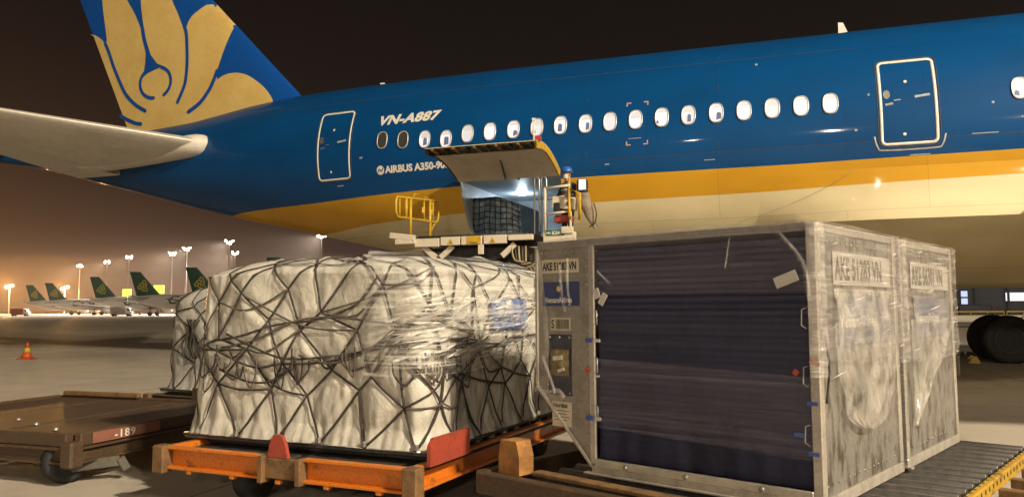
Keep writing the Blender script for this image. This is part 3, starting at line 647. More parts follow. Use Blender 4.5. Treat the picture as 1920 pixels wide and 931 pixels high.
class Load:
    """tarpaulin load on an air cargo pallet: rounded block, soft top, drawn in where the net cords run"""
    def __init__(s, w, d, z0, hw, dome, r, seed, lean=0.0):
        s.w, s.d, s.z0, s.hw, s.dome, s.r, s.seed, s.lean = w, d, z0, hw, dome, r, seed, lean
        segs = []; W_, D_ = w-2*r, d-2*r; s.parts = [('x', W_), ('c', math.pi*r/2), ('y', D_), ('c', math.pi*r/2), ('x', W_), ('c', math.pi*r/2), ('y', D_), ('c', math.pi*r/2)]
        s.Lp = sum(p[1] for p in s.parts); s.bul = None
    def per(s, q):
        q = q % s.Lp; r, w, d = s.r, s.w, s.d
        dirs = [(1, 0), (0, 1), (-1, 0), (0, -1)]; starts = [(r, 0), (w, r), (w-r, d), (0, d-r)]; cen = [(w-r, r), (w-r, d-r), (r, d-r), (r, r)]
        for k in range(4):
            L = s.parts[2*k][1]
            if q <= L: n = [(0, -1), (1, 0), (0, 1), (-1, 0)][k]; return starts[k][0]+dirs[k][0]*q, starts[k][1]+dirs[k][1]*q, n
            q -= L; L = s.parts[2*k+1][1]
            if q <= L:
                a = -math.pi/2+k*math.pi/2+q/r; return cen[k][0]+r*math.cos(a), cen[k][1]+r*math.sin(a), (math.cos(a), math.sin(a))
            q -= L
        return r, 0, (0, -1)
    def F(s, q, t, off=0.0):
        x, y, n = s.per(q); sh = Vector((s.seed*3.1, s.seed*1.7, 0)); k = 0.0
        if t <= 1: z = s.z0+t*s.hw; ins = .05*t*t+.012
        else:
            k = t-1; z = s.z0+s.hw+s.dome*math.sin(min(k*3.6, 1)*math.pi/2)+.05*k; ins = .06+.9*k+.10*math.sin(min(k*2.6, 1)*math.pi/2)*0
        lump = noise.noise(Vector((x*1.5, y*1.5, z*1.6))+sh)*.055*min(1, t*1.5+.15)+noise.noise(Vector((x*4, y*4, z*3.2))+sh)*.018
        o = lump+off*(1 if k < .3 else .5)-ins
        if t < .10: o += .045*(1-t/.10)
        px, py = x+n[0]*o, y+n[1]*o
        if k > 0:
            cx, cy_ = s.w/2, s.d/2; px = max(min(px, s.w-.02), .02) if False else px
            m = min(1.0, k*1.0)
            px = (x-n[0]*.06)*(1-m)+cx*m; py = (y-n[1]*.06)*(1-m)+(cy_ if abs(y-cy_) < .3 else (cy_+(y-cy_)*.35))*m
            px += n[0]*lump*(1-m); py += n[1]*lump*(1-m); z += lump*.9+off*min(1, k*3)
            px += n[0]*off*max(0, 1-k*3); py += n[1]*off*max(0, 1-k*3)
        return Vector((px+s.lean*(z-s.z0), py, z))
def pallet_load(name, label, loc, rz, w, d, z0, hw, dome, r, seed, mat, cut=None, dsp=.44, detail=True, group=None, film_q=None):
    root = empty(name, loc, rz, label, 'cargo pallet', group)
    ld = Load(w, d, z0+.045, hw, dome, r, seed); rr = random.Random(seed)
    rows = [0.0, .30, .47, .64, .83, 1.02, 1.22, 1.5]
    ncol = int(round(ld.Lp/dsp)); ds = ld.Lp/ncol; J = {}
    def node(i, j):
        i %= ncol
        if (i, j) not in J:
            jt = 0 if j == 0 else 1; J[(i, j)] = ((i+.5*(j % 2))*ds+rr.uniform(-.16, .16)*jt, rows[j]+rr.uniform(-.085, .085)*jt)
        return J[(i, j)]
    chains = []
    for i in range(ncol):
        a = [node(i, 0)]; b = [node(i, 0)]
        for j in range(1, len(rows)):
            ia = i; ib = i-1 if j % 2 else i
            a.append(node(ia, j)); b.append(node(ib, j))
        chains += [a, b]
    def unwrap(c):
        o = [c[0]]
        for q, t in c[1:]:
            while q-o[-1][0] > ld.Lp/2: q -= ld.Lp
            while q-o[-1][0] < -ld.Lp/2: q += ld.Lp
            o.append((q, t))
        return o
    chains = [unwrap(c) for c in chains]
    # tarpaulin body, drawn in along the cords
    ns, ntt = (520, 92) if detail else (200, 46)
    qs = np.arange(ns)*ld.Lp/ns; ts = np.concatenate([np.linspace(0, 1, ntt-26), np.linspace(1, 2, 27)[1:]])
    QT = np.array([(q, t*1.25) for q in qs for t in ts]); dm = np.full(len(QT), 9.0)
    for c in chains:
        for sft in (-ld.Lp, 0, ld.Lp):
            for (q0, t0), (q1, t1) in zip(c[:-1], c[1:]):
                if max(q0, q1)+sft < -.4 or min(q0, q1)+sft > ld.Lp+.4: continue
                dm = np.minimum(dm, dist_seg(QT, np.array([q0+sft, t0*1.25]), np.array([q1+sft, t1*1.25])))
    puff = (np.clip(dm, 0, .10)/.10); puff = np.sin(puff*math.pi/2)*.017
    mb = MB(); V = []
    for (q, t125), pf in zip(QT, puff):
        t = t125/1.25; fl = 0.0
        wr = .010*abs(noise.noise(Vector((q*7, t*2.2, seed))))+.014*noise.noise(Vector((q*2.3+t*3, t*6.0, seed+4.)))
        n_ = noise.noise(Vector((q*1.1, t*1.7, seed+20.)))*1.3; rg_ = max(0, 1-4.5*abs(noise.noise(Vector((q*2.6+n_, t*1.9-n_*.6, seed+30.)))))+.7*max(0, 1-4.5*abs(noise.noise(Vector((q*5.5-n_, t*3.4+n_, seed+40.)))))
        wr = (wr*.8+.0075*rg_*rg_)*(.12+.88*min(1, pf/.014))
        fold_ = max(0, .42-t)/.42*(.035*noise.noise(Vector((q*6.5, t*1.2, seed+9)))+.02*noise.noise(Vector((q*15, t*2, seed+5))))
        V.append(ld.F(q, t, pf*(1 if t < 1.6 else .4)+wr+fold_-.012))
    nt_ = len(ts); F = [(i*nt_+j, ((i+1) % ns)*nt_+j, ((i+1) % ns)*nt_+j+1, i*nt_+j+1) for i in range(ns) for j in range(nt_-1)]
    mb.add(V, F, True); mb.build('tarpaulin', mat, root)
    mb = MB(); mb.box((w/2, d/2, z0+.016), (w+.03, d+.03, .032), ch=.012); mb.build('pallet_base', PALM, root)
    mb = MB(); mb.ring([(-.02, -.02), (w+.02, -.02), (w+.02, d+.02), (-.02, d+.02)], [(.04, .04), (w-.04, .04), (w-.04, d-.04), (.04, d-.04)], lambda a, b, t: (a, b, z0+.033+t), .014); mb.build('pallet_edge_rail', METAL, root)
    net = empty('cargo_net', parent=root)
    def cord(pts, rad, mt, nm='net_cord', n=3, off=.012, sides=6):
        p = []
        for (q0, t0), (q1, t1) in zip(pts[:-1], pts[1:]):
            m = max(2, int(math.hypot(q1-q0, (t1-t0)*1.2)/.07)) if n else 1
            for k in range(m): f = k/m; p.append(ld.F(q0+(q1-q0)*f, t0+(t1-t0)*f, off))
        p.append(ld.F(*pts[-1], off)); nn = []
        for a in p: b = Vector((a.x-w/2, (a.y-d/2), 0)); nn.append(tuple(b))
        fl = []
        for (x_, y_, z_) in [tuple(a) for a in p]:
            v = Vector((0, 0, 1)) if z_ > z0+hw+dome*.6 else Vector((1 if x_ > w*.9 else (-1 if x_ < w*.1 else 0), 1 if y_ > d*.93 else (-1 if y_ < d*.1 else 0), .15)); fl.append(v if v.length > .2 else Vector((0, 0, 1)))
        mb = MB(); mb.tube(p, rad, sides, flat=fl); return mb.build(nm, mt, net)
    for c in chains:
        qm = c[0][0] % ld.Lp
        if qm > w+d+.2 and qm < ld.Lp-.8: continue                      # faces turned away from the photo
        cord(c, .0112, CORD)
    if detail:
        q_a, q_b = -.15, w+.2*d
        TIES = [[(.10, .57), (.42, .62), (.85, .69), (1.25, .71), (1.6, .79), (1.85, .95)], [(.22, .54), (.6, .60), (1.05, .70), (1.5, .73), (2.05, .68)], [(.30, .63), (.6, .55), (.95, .48), (1.3, .50), (1.75, .55), (2.2, .66), (2.7, .72)],
                [(.9, .46), (1.3, .47), (1.7, .52), (2.15, .58), (2.6, .60), (3.2, .56)], [(1.05, .50), (1.4, .47), (1.8, .55), (2.05, .68)], [(2.05, .68), (2.4, .80)], [(2.05, .68), (2.45, .68)], [(2.05, .68), (1.85, .48), (1.6, .42)], [(2.05, .68), (2.15, .50), (2.4, .36)],
                [(2.3, .52), (2.9, .57), (3.5, .55), (4.3, .60), (5.0, .58)], [(2.6, .60), (3.3, .53), (3.9, .58), (4.8, .54)], [(.05, .55), (.3, .50), (.6, .42), (.9, .46)], [(.2, .40), (.55, .33), (.8, .36), (1.0, .44)]]
        for k, tl in enumerate(TIES):      # lashings drawn across the middle
            pts = [(q_+rr.uniform(-.03, .03), t_+rr.uniform(-.012, .012)) for q_, t_ in tl]
            p2 = [tuple(v) for v in smooth2(pts, 5)]; cord(p2, .0105, CORD2 if k % 3 == 1 else CORD, 'lashing_cord', n=0, off=.028+.004*(k % 5))
        for k in range(26):     # slack loops hanging from the lashings
            q0 = rr.uniform(-.1, w+.5); t0 = rr.uniform(.44, .58); wd = rr.uniform(.05, .22); dp = rr.uniform(.06, .20); sl = rr.uniform(-.06, .06)
            pts = [(q0, t0), (q0+wd*.1, t0-dp*.6), (q0+wd*.5+sl, t0-dp), (q0+wd*.9, t0-dp*.55), (q0+wd, t0+rr.uniform(-.02, .05))]
            p2 = [tuple(v) for v in smooth2(pts, 4)]; cord(p2, .009, CORD if k % 3 else CORD2, 'slack_loop', n=0, off=.03+rr.uniform(0, .025), sides=5)
        for k in range(24):     # stray net cords crossing the regular mesh
            j = rr.choice([1, 1, 2, 2, 3, 4, 5]); i_ = rr.randrange(0, 9); a_ = node(i_, j); b_ = node(i_+rr.choice([1, 1, 2]), min(j+rr.choice([0, 0, 1, -1, 2]), len(rows)-1))
            if abs(a_[0]-b_[0]) > 1.3: continue
            m_ = ((a_[0]+b_[0])/2+rr.uniform(-.08, .08), (a_[1]+b_[1])/2-rr.uniform(.0, .10)); cord([tuple(v) for v in smooth2([a_, m_, b_], 5)], .009, CORD2 if k % 3 == 0 else CORD, 'net_cord', n=0, off=.02+.004*(k % 4))
        for k in range(ncol):   # buckles on the pallet edge
            q, t = node(k, 0)
            if q > w+d*.9: continue
            p = ld.F(q, .02, .03); mb = MB(); mb.box(p, (.045, .035, .05), ch=.008); mb.build('net_fitting', METAL, net)
    return root, ld
rr_ = random.Random(21)
# the load in front
CE = -0.4254       # heading of the dolly train
front, FL = pallet_load('netted_cargo', 'big white tarpaulin load under a dark cargo net on the orange dolly', (-2.92, 7.07, 0), CE, 2.47, 3.18, .52, 1.40, .10, .18, 3, TARP)
def film_patch(ld, q0, q1, t0, t1, off, mat, name, parent, nq=70, nt_=26, amp=.012):
    mb = MB(); mb.grid(lambda q, t: ld.F(q, t, off+amp*noise.noise(Vector((q*3, t*14, 2)))+amp*.7*noise.noise(Vector((q*11, t*5, 7)))), list(np.linspace(q0, q1, nq)), list(np.linspace(t0, t1, nt_))); return mb.build(name, mat, parent)
film_patch(FL, -.3, 2.15, .46, 1.32, .065, FILM1, 'stretch_wrap', front)
mb = MB()
for k in range(230):        # film crinkles at the corner, whitened to stand in for glossy streaks
    q0 = 1.95+rr_.random()**1.3*2.6; t0 = .47+rr_.random()*.36+.05*(q0-2.2)*rr_.random(); ln = rr_.uniform(.08, .42); sl = rr_.uniform(-.01, .07); wd = rr_.uniform(.003, .011); m = 7; tl_ = .095+rr_.uniform(-.016, .022)
    top_ = [FL.F(q0+ln*i/m, t0+sl*i/m+wd*math.sin(math.pi*i/m), tl_+.012*math.sin(math.pi*i/m)) for i in range(m+1)]; bt_ = [FL.F(q0+ln*i/m, t0+sl*i/m-wd*math.sin(math.pi*i/m), .090) for i in range(m+1)]
    mb.add(top_+bt_, [(i, i+1, m+2+i, m+1+i) for i in range(m)], True)
tag(mb.build('crease_glints', film('bright_crease_glint', (.96, .94, .90), .35, .95, 6.0, (1, 1, 1), .14, .8, 20), front), kind='stuff')
w2 = film_patch(FL, 1.75, 4.9, .40, 1.28, .075, FILM2, 'stretch_wrap', front, 110, 36, .02); tag(w2, 'shiny wrinkled stretch wrap on the right side')
PRINT = pm('blue_print', (.10, .16, .42), .5, var=.5, scale=5, col2=(.45, .45, .48), thr=(.48, .62))
film_patch(FL, 3.35, 4.15, .64, .84, .058, PRINT, 'blue_printed_sheet', front, 20, 10, .004)
# the load behind it
back, BL = pallet_load('netted_cargo', 'smaller greyer netted load standing behind the left edge of the big white one', (-5.02, 11.25, 0), CE-.04, 2.35, 3.0, .50, 1.22, .17, .3, 11, TARP_OLD, detail=False, dsp=.40)
mb = MB()
rr = random.Random(5)
for k in range(9):
    q0 = .18+rr.uniform(0, .18); pts = [(q0+rr.uniform(-.1, .1), .80), (q0+rr.uniform(-.04, .04), .66), (q0+rr.uniform(-.12, .14), .5), (q0+rr.uniform(-.05, .1), .36)]
    mb.tube([BL.F(v.x, v.y, .04+.01*(k % 3)) for v in smooth2(pts, 4)], .012, 5)
mb.build('cord_bundle', CORD, back)

# ================================================================== dollies
ORANGE = pm('orange_dolly_paint', (.60, .165, .012), .42, coat=.2, var=.2, scale=6, col2=(.17, .065, .02), thr=(.57, .72), bump=.12)
RUST = pm('rusty_steel', (.20, .105, .04), .7, var=.3, scale=9, col2=(.10, .06, .03), bump=.3)
REDSTOP = pm('red_stop_paint', (.36, .055, .03), .55, var=.2, scale=6, col2=(.25, .05, .025))
BROWN = pm('brown_dolly_paint', (.075, .046, .026), .55, coat=.05, var=.35, scale=6, col2=(.155, .070, .026), thr=(.54, .74), bump=.2)
DECK = pm('dark_deck_plate', (.075, .066, .058), .55, metal=.3, var=.3, scale=6)
ROLL = pm('roller_steel', (.13, .12, .11), .4, metal=.6, var=.25, scale=14)
def wheel_set():
    t = MB(); w = .085; R = .21
    t.lathe([(.12, -w), (.17, -w*1.05), (.20, -w*.8), (R, -w*.4), (R, w*.4), (.20, w*.8), (.17, w*1.05), (.12, w)], 28, (0, 0, 0), (0, 1, 0))
    r = MB(); r.lathe([(0, -.07), (.04, -.07), (.05, -.04), (.10, -.03), (.125, -.07), (.125, .07), (.10, .03), (.05, .04), (.04, .07), (0, .07)], 20, (0, 0, 0), (0, 1, 0))
    return t.mesh('dolly_tyre'), r.mesh('dolly_rim')
dt_me, dr_me = wheel_set(); dt_me.materials.append(DARK); dr_me.materials.append(RUST)
def channel(mb, p0, p1, h, dp, ztop, out):
    """steel C-section rail from p0 to p1 (xy), web recessed from the face pointing along out"""
    p0 = Vector((*p0, 0)); p1 = Vector((*p1, 0)); o = Vector((*out, 0)).normalized(); up = Vector((0, 0, 1))
    def bar(ofs, z, w, hh): mb.bar(p0+o*ofs+up*z, p1+o*ofs+up*z, w, hh, ch=.004)
    bar(-dp+.012, ztop-h/2, .02, h-.001)
    bar(-dp/2+.01, ztop-.011, dp, .022); bar(-dp/2+.01, ztop-h+.011, dp, .022)
def dolly(name, label, loc, rz, w, d, zt, h, paint, front_only=False, roll_dir='x', cat='dolly', overhang=.34):
    root = empty(name, loc, rz, label, cat)
    y0, y1 = -overhang, d+.25
    for nm, p0, p1, o in (('front_rail', (.06, y0), (w*.44, y0), (0, -1)), ('front_rail', (w*.60, y0), (w-.06, y0), (0, -1)), ('rear_rail', (.06, y1), (w-.06, y1), (0, 1)), ('side_rail', (0, y0+.06), (0, y1-.06), (-1, 0)), ('side_rail', (w, y0+.06), (w, y1-.06), (1, 0))):
        mb = MB(); channel(mb, p0, p1, h, .07, zt, o); mb.build(nm, paint, root)
    for x, y in ((0, y0), (w, y0), (0, y1), (w, y1)):
        mb = MB(); mb.box((x, y, zt-h/2-.012), (.13, .12, h+.045), ch=.012); mb.build('corner_block', RUST, root)
    mb = MB(); mb.box((w*.52, y0+.01, zt-h/2), (w*.155, .05, h-.03), ch=.006); mb.box((w*.445, y0-.01, zt-h*.55), (.05, .09, h*1.12), ch=.006); mb.box((w*.595, y0-.01, zt-h*.55), (.05, .09, h*1.1), ch=.006); mb.build('tow_latch_plate', RUST, root)
    mb = MB(); mb.prism([(-.10, 0), (.10, 0), (.075, .10), (.045, .165), (0, .18), (-.05, .165), (-.08, .10)], .035, lambda a, b, t: (w*.50+a, y0+.03-t, zt+b-.01)); mb.build('pallet_stop', REDSTOP, root)
    for k in range(2):
        mb = MB(); mb.box((w*(.25+.5*k), d*.5-.05, zt-.055), (w*.47, d+.42, .02), ch=.004); mb.build('deck_plate', DECK, root)
    n = 12
    for k in range(n):
        y = .1+k*(d-.2)/(n-1); mb = MB(); mb.cyl((.08, y, zt-.005), (w-.08, y, zt-.005), .028, 10); mb.build('roller', ROLL, root)
    for x in (.55, w-.38):
        for y in (.16, d-.35):
            wl = put('wheel', dt_me, root, (x, y, .21), (0, 0, math.pi/2)); put('rim', dr_me, wl)
            mb = MB(); mb.box((x, y+.0, .36), (.10, .20, .14), ch=.01); mb.box((x-.11, y, .27), (.02, .10, .24)); mb.box((x+.11, y, .27), (.02, .10, .24)); mb.build('wheel_fork', RUST, root)
    for k in range(5):
        mb = MB(); mb.box((w*(.12+.19*k), y0+.02, zt-h-.012), (.05, .05, .035), ch=.006); mb.build('rail_lug', paint, root)
    return root
od = dolly('orange_dolly', 'bright orange pallet dolly carrying the big white netted load', (-2.92+.091, 7.07-.041, 0), CE, 2.47, 3.18, .505, .185, ORANGE)
mb = MB(); mb.prism([(0, 0), (.62, 0), (.62, .20), (.05, .20), (0, .15)], .03, lambda a, b, t: (2.545-t, -.22+a, .50+b)); mb.build('corner_stop', REDSTOP, od)
mb = MB(); mb.tube([(2.40, -.3, .33), (2.50, -.42, .18), (2.52, -.45, .02)], .012, 6); mb.bar((2.2, -.05, .32), (2.30, -.3, .03), .05, .03); mb.build('tow_bar', STEELD, od)
# brown dolly at the left, empty
BX = Vector((-.945, .327)); bang = math.atan2(-BX.y, -BX.x)
bw, bd_ = 3.3, 2.75
bo = Vector((-4.12, 7.40))+BX*bw
bd = empty('brown_dolly', (bo.x, bo.y, 0), bang, 'empty rusty brown roller dolly numbered 189 at the left', 'dolly')
for nm, p0, p1, o in (('front_rail', (.05, 0), (bw-.09, 0), (0, -1)), ('rear_rail', (.05, bd_), (bw-.09, bd_), (0, 1)), ('side_rail', (0, .06), (0, bd_-.06), (-1, 0)), ('side_rail', (bw, .09), (bw, bd_-.06), (1, 0))):
    mb = MB(); channel(mb, p0, p1, .15, .06, .36, o); mb.build(nm, BROWN, bd)
for x, y in ((0, 0), (bw, 0), (0, bd_), (bw, bd_)):
    mb = MB(); mb.box((x, y, .31), (.15, .15, .24), ch=.02); mb.build('corner_block', BROWN, bd)
for nm, p0, p1 in (('deck_beam', (bw-.07, .12), (bw-.07, bd_-.1)), ('deck_beam', (.07, .12), (.07, bd_-.1)), ('deck_beam', (.12, .08), (bw-.12, .08)), ('deck_beam', (.12, bd_-.08), (bw-.12, bd_-.08))):
    mb = MB(); mb.bar((*p0, .425), (*p1, .425), .09, .13, ch=.012); mb.build(nm, BROWN, bd)
for k in range(3):
    mb = MB(); mb.box((bw*(.17+.33*k), bd_/2, .455), (bw*.315, bd_-.28, .02), ch=.006); mb.build('deck_plate', BROWN, bd)
mb = MB(); mb.box((bw-.019, .68, .425), (.012, .86, .105), ch=.004); npl = mb.build('number_plate', pm('faded_red_plate', (.27, .11, .075), .55, var=.25, scale=7, col2=(.22, .09, .05)), bd)
mb = MB(); text_on(mb, '-189', .105, lambda x, y: (bw-.010, .50+x*1.25, .39+y), bold=.002, spacing=1.15); mb.build('plate_number', WHITE, npl)
mb = MB(); mb.bar((bw-.25, bd_-.15, .56), (bw-.95, bd_-.10, .56), .03, .17, ch=.006); mb.build('stop_plate', BROWN, bd)
mb = MB(); mb.bar((.2, bd_-.12, .52), (1.5, bd_-.12, .52), .08, .06, ch=.01); mb.build('guide_rail', RUST, bd)
for k in range(3):
    mb = MB(); mb.lathe([(0, .03), (.02, .028), (.03, .01), (.03, 0)], 10, (bw-.5-.5*k, .25+.2*k, .478)); mb.build('deck_stud', METAL, bd)
for x in (.45, bw-.28):
    for y in (.18, bd_-.4):
        wl = put('wheel', dt_me, bd, (x, y, .21), (0, 0, math.pi/2-.5)); put('rim', dr_me, wl)
        mb = MB(); mb.box((x, y, .30), (.16, .08, .08), rz=-.5); mb.bar((x+.1, y-.02, .16), (x+.42, y+.25, .19), .06, .10, ch=.01); mb.bar((x+.42, y+.25, .22), (x+.46, y+.3, .10), .08, .08, ch=.01); mb.build('wheel_fork', pm('fork'+str(x)+str(y), (.10, .09, .07), .6, var=.2), bd)
# dolly under the load at the back
bk = dolly('brown_dolly', 'dark brown dolly under the smaller grey netted load', (-5.02, 11.25, 0), CE-.04, 2.35, 3.0, .48, .17, BROWN, overhang=.2)

# ================================================================== wrapped air cargo containers
ALU = pm('dull_aluminium', (.36, .335, .30), .42, metal=.45, var=.16, scale=5, col2=(.26, .235, .205), bump=.08)
ALU_L = pm('light_aluminium', (.58, .53, .46), .35, metal=.5, var=.15, scale=8)
ALU_S = pm('scuffed_aluminium', (.31, .29, .265), .42, metal=.45, var=.22, scale=7, col2=(.105, .085, .066), thr=(.47, .64), stretch=(1, 1.6, .7), bump=.3, bscale=5, bdist=.03)
CURT = pm('navy_curtain', (.013, .016, .056), .6, var=.25, scale=4, bump=.4, bscale=5, bdist=.03, stretch=(.8, 1, .35))
ROOF = pm('container_roof', (.30, .25, .21), .45, var=.15, scale=3)
LBL = pm('cream_label', (.62, .55, .42), .55, var=.1); INK = pm('black_ink', (.03, .028, .025), .6, var=.1); NAVY = pm('navy_label', (.03, .05, .16), .5, var=.12)
SIDE_LBL = pm('side_number_board', (.44, .41, .36), .5, var=.12, scale=6); INK2 = pm('grey_ink', (.13, .12, .10), .6, var=.25, scale=10)
TAPEW = pm('white_tag', (.60, .57, .52), .6, var=.1); TAPEB = pm('blue_tag', (.03, .08, .42), .5); TAPER = pm('red_tag', (.55, .07, .03), .5); OLIVE = pm('paper_bundle', (.20, .15, .06), .6, var=.3, scale=12)
CREASE_GLINT = film('side_crease_glint', (.92, .88, .84), .3, .9, 6.0, (1, 1, 1), .14, .8, 20)
WRAP_K = film('corner_film', (.70, .66, .62), .08, .5, 4.0, (1, 1, 5.0), .12, .8, 8.0, (.38, .72))
WRAP_F = film('wrap_over_curtain', (.46, .44, .50), .008, .075, 3.0, (.10, .10, 24.0), .2, .35, 3.0, (.40, .75))
WRAP_B = film('wrap_band', (.44, .40, .48), .05, .19, 3.6, (.08, .08, 26.0), .2, .45, 3.6, (.38, .70))
WRAP_S = film('wrap_over_side', (.52, .485, .46), .12, .48, 3.0, (.7, .8, 9.0), .16, 1.0, 4.0, (.38, .75))
WRAP_C = film('creased_wrap', (.64, .60, .545), .06, .52, 5.0, (1.3, 1.3, .7), .16, 1.0, 5.0, (.36, .66))
WRAP_P = film('loose_wrap', (.85, .80, .74), .06, .30, 5.0, (1.5, 1.5, .6), .12, .9, 5.0, (.40, .75))
UH, UW1, UW2, UD, UC = 1.627, 1.573, 2.085, 1.475, .58
def container(name, label, loc, rz, code_front, code_side, seed, nordisk, front):
    root = empty(name, loc, rz, label, 'cargo container', 'wrapped cargo containers on the roller dolly')
    Y0, Y1 = 0.0, UD
    out = [(0, 0), (-UW1, 0), (-UW2, UC), (-UW2, UH), (0, UH)]
    def bx(nm, c, d, m, ch=.006, **k): mb = MB(); mb.box(c, d, ch=ch, **k); return mb.build(nm, m, root)
    bx('base_frame', (-UW1/2, UD/2, .035), (UW1+.02, UD+.02, .07), ALU_L)
    bx('base_flange', (-UW1/2-.01, -.01, .012), (UW1+.10, .06, .014), ALU_L, .003)
    # panels
    mb = MB(); mb.prism([(-UW1+.005, .06), (-UW2+.02, UC+.01), (-UW2+.02, UH-.03), (-UW1+.005, UH-.03)], .02, lambda a, b, t: (a, Y0+.012+t, b)); fp = mb.build('front_panel', ALU, root)
    mb = MB(); mb.prism([(-.02, .06), (-UW1, .06), (-UW2+.02, UC+.01), (-UW2+.02, UH-.03), (-.02, UH-.03)], .02, lambda a, b, t: (a, Y1-.03+t, b)); mb.build('rear_panel', ALU, root)
    bx('side_panel', (-.018, UD/2, UH/2), (.02, UD-.06, UH-.1), ALU_S)
    bx('upper_side_panel', (-UW2+.01, UD/2, (UC+UH)/2), (.02, UD-.06, UH-UC-.04), ALU)
    mb = MB(); mb.bar((-UW1-.005, UD/2, .05), (-UW2+.01, UD/2, UC), UD-.06, .02); mb.build('sloped_panel', ALU, root)
    # roof: skin sagging up a little
    mb = MB(); mb.grid(lambda a, b: (-UW2*a, UD*b, UH-.012+.038*(math.sin(math.pi*a)**.5)*(math.sin(math.pi*b)**.5)+.006*noise.noise(Vector((a*7, b*5, seed)))), list(np.linspace(0, 1, 22)), list(np.linspace(0, 1, 14))); mb.build('roof_skin', ROOF, root)
    # posts and rails
    def rail(nm, p0, p1, w=.045, h=.045, m=ALU_L): mb = MB(); mb.bar(p0, p1, w, h, ch=.006); return mb.build(nm, m, root)
    rail('corner_post', (-.022, .022, .07), (-.022, .022, UH), .06, .06); rail('corner_post', (-.022, UD-.022, .07), (-.022, UD-.022, UH), .06, .06)
    rail('door_post', (-UW1-.005, .012, .07), (-UW1-.005, .012, UH-.03), .022, .05)
    rail('edge_post', (-UW2+.006, .014, UC), (-UW2+.006, .014, UH-.03), .03, .03); rail('edge_post', (-UW2+.006, UD-.02, UC), (-UW2+.006, UD-.02, UH-.03), .03, .03)
    rail('slope_edge', (-UW1-.01, .012, .05), (-UW2+.006, .012, UC), .03, .028, ALU_L)
    rail('top_rail', (-UW2+.02, .016, UH-.02), (-.05, .016, UH-.02), .035, .05, ALU); rail('top_rail', (-.02, .05, UH-.02), (-.02, UD-.05, UH-.02), .035, .05); rail('top_rail', (-UW2+.02, UD-.016, UH-.02), (-.05, UD-.016, UH-.02), .035, .05, ALU)
    rail('bottom_rail', (-UW1+.02, .0, .085), (-.05, .0, .085), .03, .055)
    # curtain door
    def cz(a, b):
        x = -UW1+.03+(UW1-.09)*a; z = .11+(UH-.19)*b
        y = .045+.008*math.sin(z*150)*(1 if b > .68 else .18)+.02*noise.noise(Vector((x*2.2, z*1.2, seed)))+.010*noise.noise(Vector((x*9, z*1.5, seed+3)))*(1.6 if b < .22 else .5)
        return (x, y, z)
    mb = MB(); mb.grid(cz, list(np.linspace(0, 1, 60)), list(np.linspace(0, 1, 160))); mb.build('curtain_door', CURT, root)
    # rivets (too small to pick apart)
    mb = MB()
    def riv(p, n_): mb.lathe([(.0075, 0), (.006, .004), (0, .006)], 6, p, n_)
    for k in range(22): riv((-UW1-.045, .012, .14+k*.065), (0, -1, 0))
    for k in range(9): f = (k+.5)/9; riv((-UW1-.03-(UW2-UW1-.06)*f, .012, .10+(UC-.05)*f+.05), (0, -1, 0))
    for k in range(8): riv((-UW1-.06-k*.057, .012, UH-.075), (0, -1, 0))
    for k in range(15): riv((-.006, .09+k*.088, .13), (1, 0, 0)); riv((-.006, .09+k*.088, UH-.1), (1, 0, 0))
    for k in range(18): riv((-.006, .065, .16+k*.08), (1, 0, 0)); riv((-.006, UD-.065, .16+k*.08), (1, 0, 0))
    tag(mb.build('rivets', METAL, root), kind='stuff')
    if front:
        f = lambda x, y, o=0.0: (x, .012-.003-o, y)
        def plate(nm, x0, x1, z0, z1, m, o=0.0): mb = MB(); mb.prism([(x0, z0), (x1, z0), (x1, z1), (x0, z1)], .003, lambda a, b, t: (a, .011-o-t, b)); return mb.build(nm, m, root)
        L1 = plate('code_label', -UW2+.055, -UW2+.395, 1.40, 1.50, LBL)
        mb = MB(); text_on(mb, code_front, .078, lambda x, y: (-UW2+.066+x*.64, .0055, 1.422+y), bold=.003); mb.build('label_text', INK, L1)
        L2 = plate('airline_label', -UW2+.062, -UW2+.40, 1.16, 1.335, NAVY)
        mb = MB(); text_on(mb, 'VietnamAirlines', .056, lambda x, y: (-UW2+.085+x*.70, .0055, 1.185+y), bold=.001); mb.build('label_text', WHITE, L2)
        mb = MB(); mb.add([(-UW2+.215+.02*math.cos(t), .0053, 1.285+.02*math.sin(t)) for t in np.linspace(0, 6.28, 13)[:-1]], [tuple(range(12))]); mb.build('label_emblem', GOLD, L2)
        L3 = plate('barcode_label', -UW2+.135, -UW2+.315, .985, 1.075, LBL)
        mb = MB(); x = -UW2+.185; r_ = random.Random(3)
        while x < -UW2+.305:
            w_ = r_.choice([.003, .005, .007]); mb.add([(x, .0055, .995), (x+w_, .0055, .995), (x+w_, .0055, 1.065), (x, .0055, 1.065)], [(0, 1, 2, 3)]); x += w_+r_.choice([.003, .005])
        mb.build('barcode_bars', INK, L3)
        mb = MB(); text_on(mb, 'S', .085, lambda x, y: (-UW2+.142+x*.75, .0055, 1.0+y), bold=.002); mb.build('label_text', INK, L3)
        L4 = plate('document_pocket', -UW2+.115, -UW2+.325, .52, .955, pm('dark_pocket'+str(seed), (.05, .05, .07), .4, var=.2), .002)
        mb = MB(); mb.grid(lambda a, b: (-UW2+.14+.17*a, -.004-.03*math.sin(math.pi*a)*math.sin(math.pi*b)-.012*noise.noise(Vector((a*5, b*5, 1))), .66+.19*b), list(np.linspace(0, 1, 9)), list(np.linspace(0, 1, 9))); mb.build('paper_bundle', OLIVE, L4)
        mb = MB(); mb.box((-UW2+.235, -.04, .79), (.085, .004, .03), ry=-.15); mb.box((-UW2+.265, -.04, .705), (.06, .004, .022), ry=-.3); mb.build('paper_tag', TAPEW, L4)
        mb = MB()
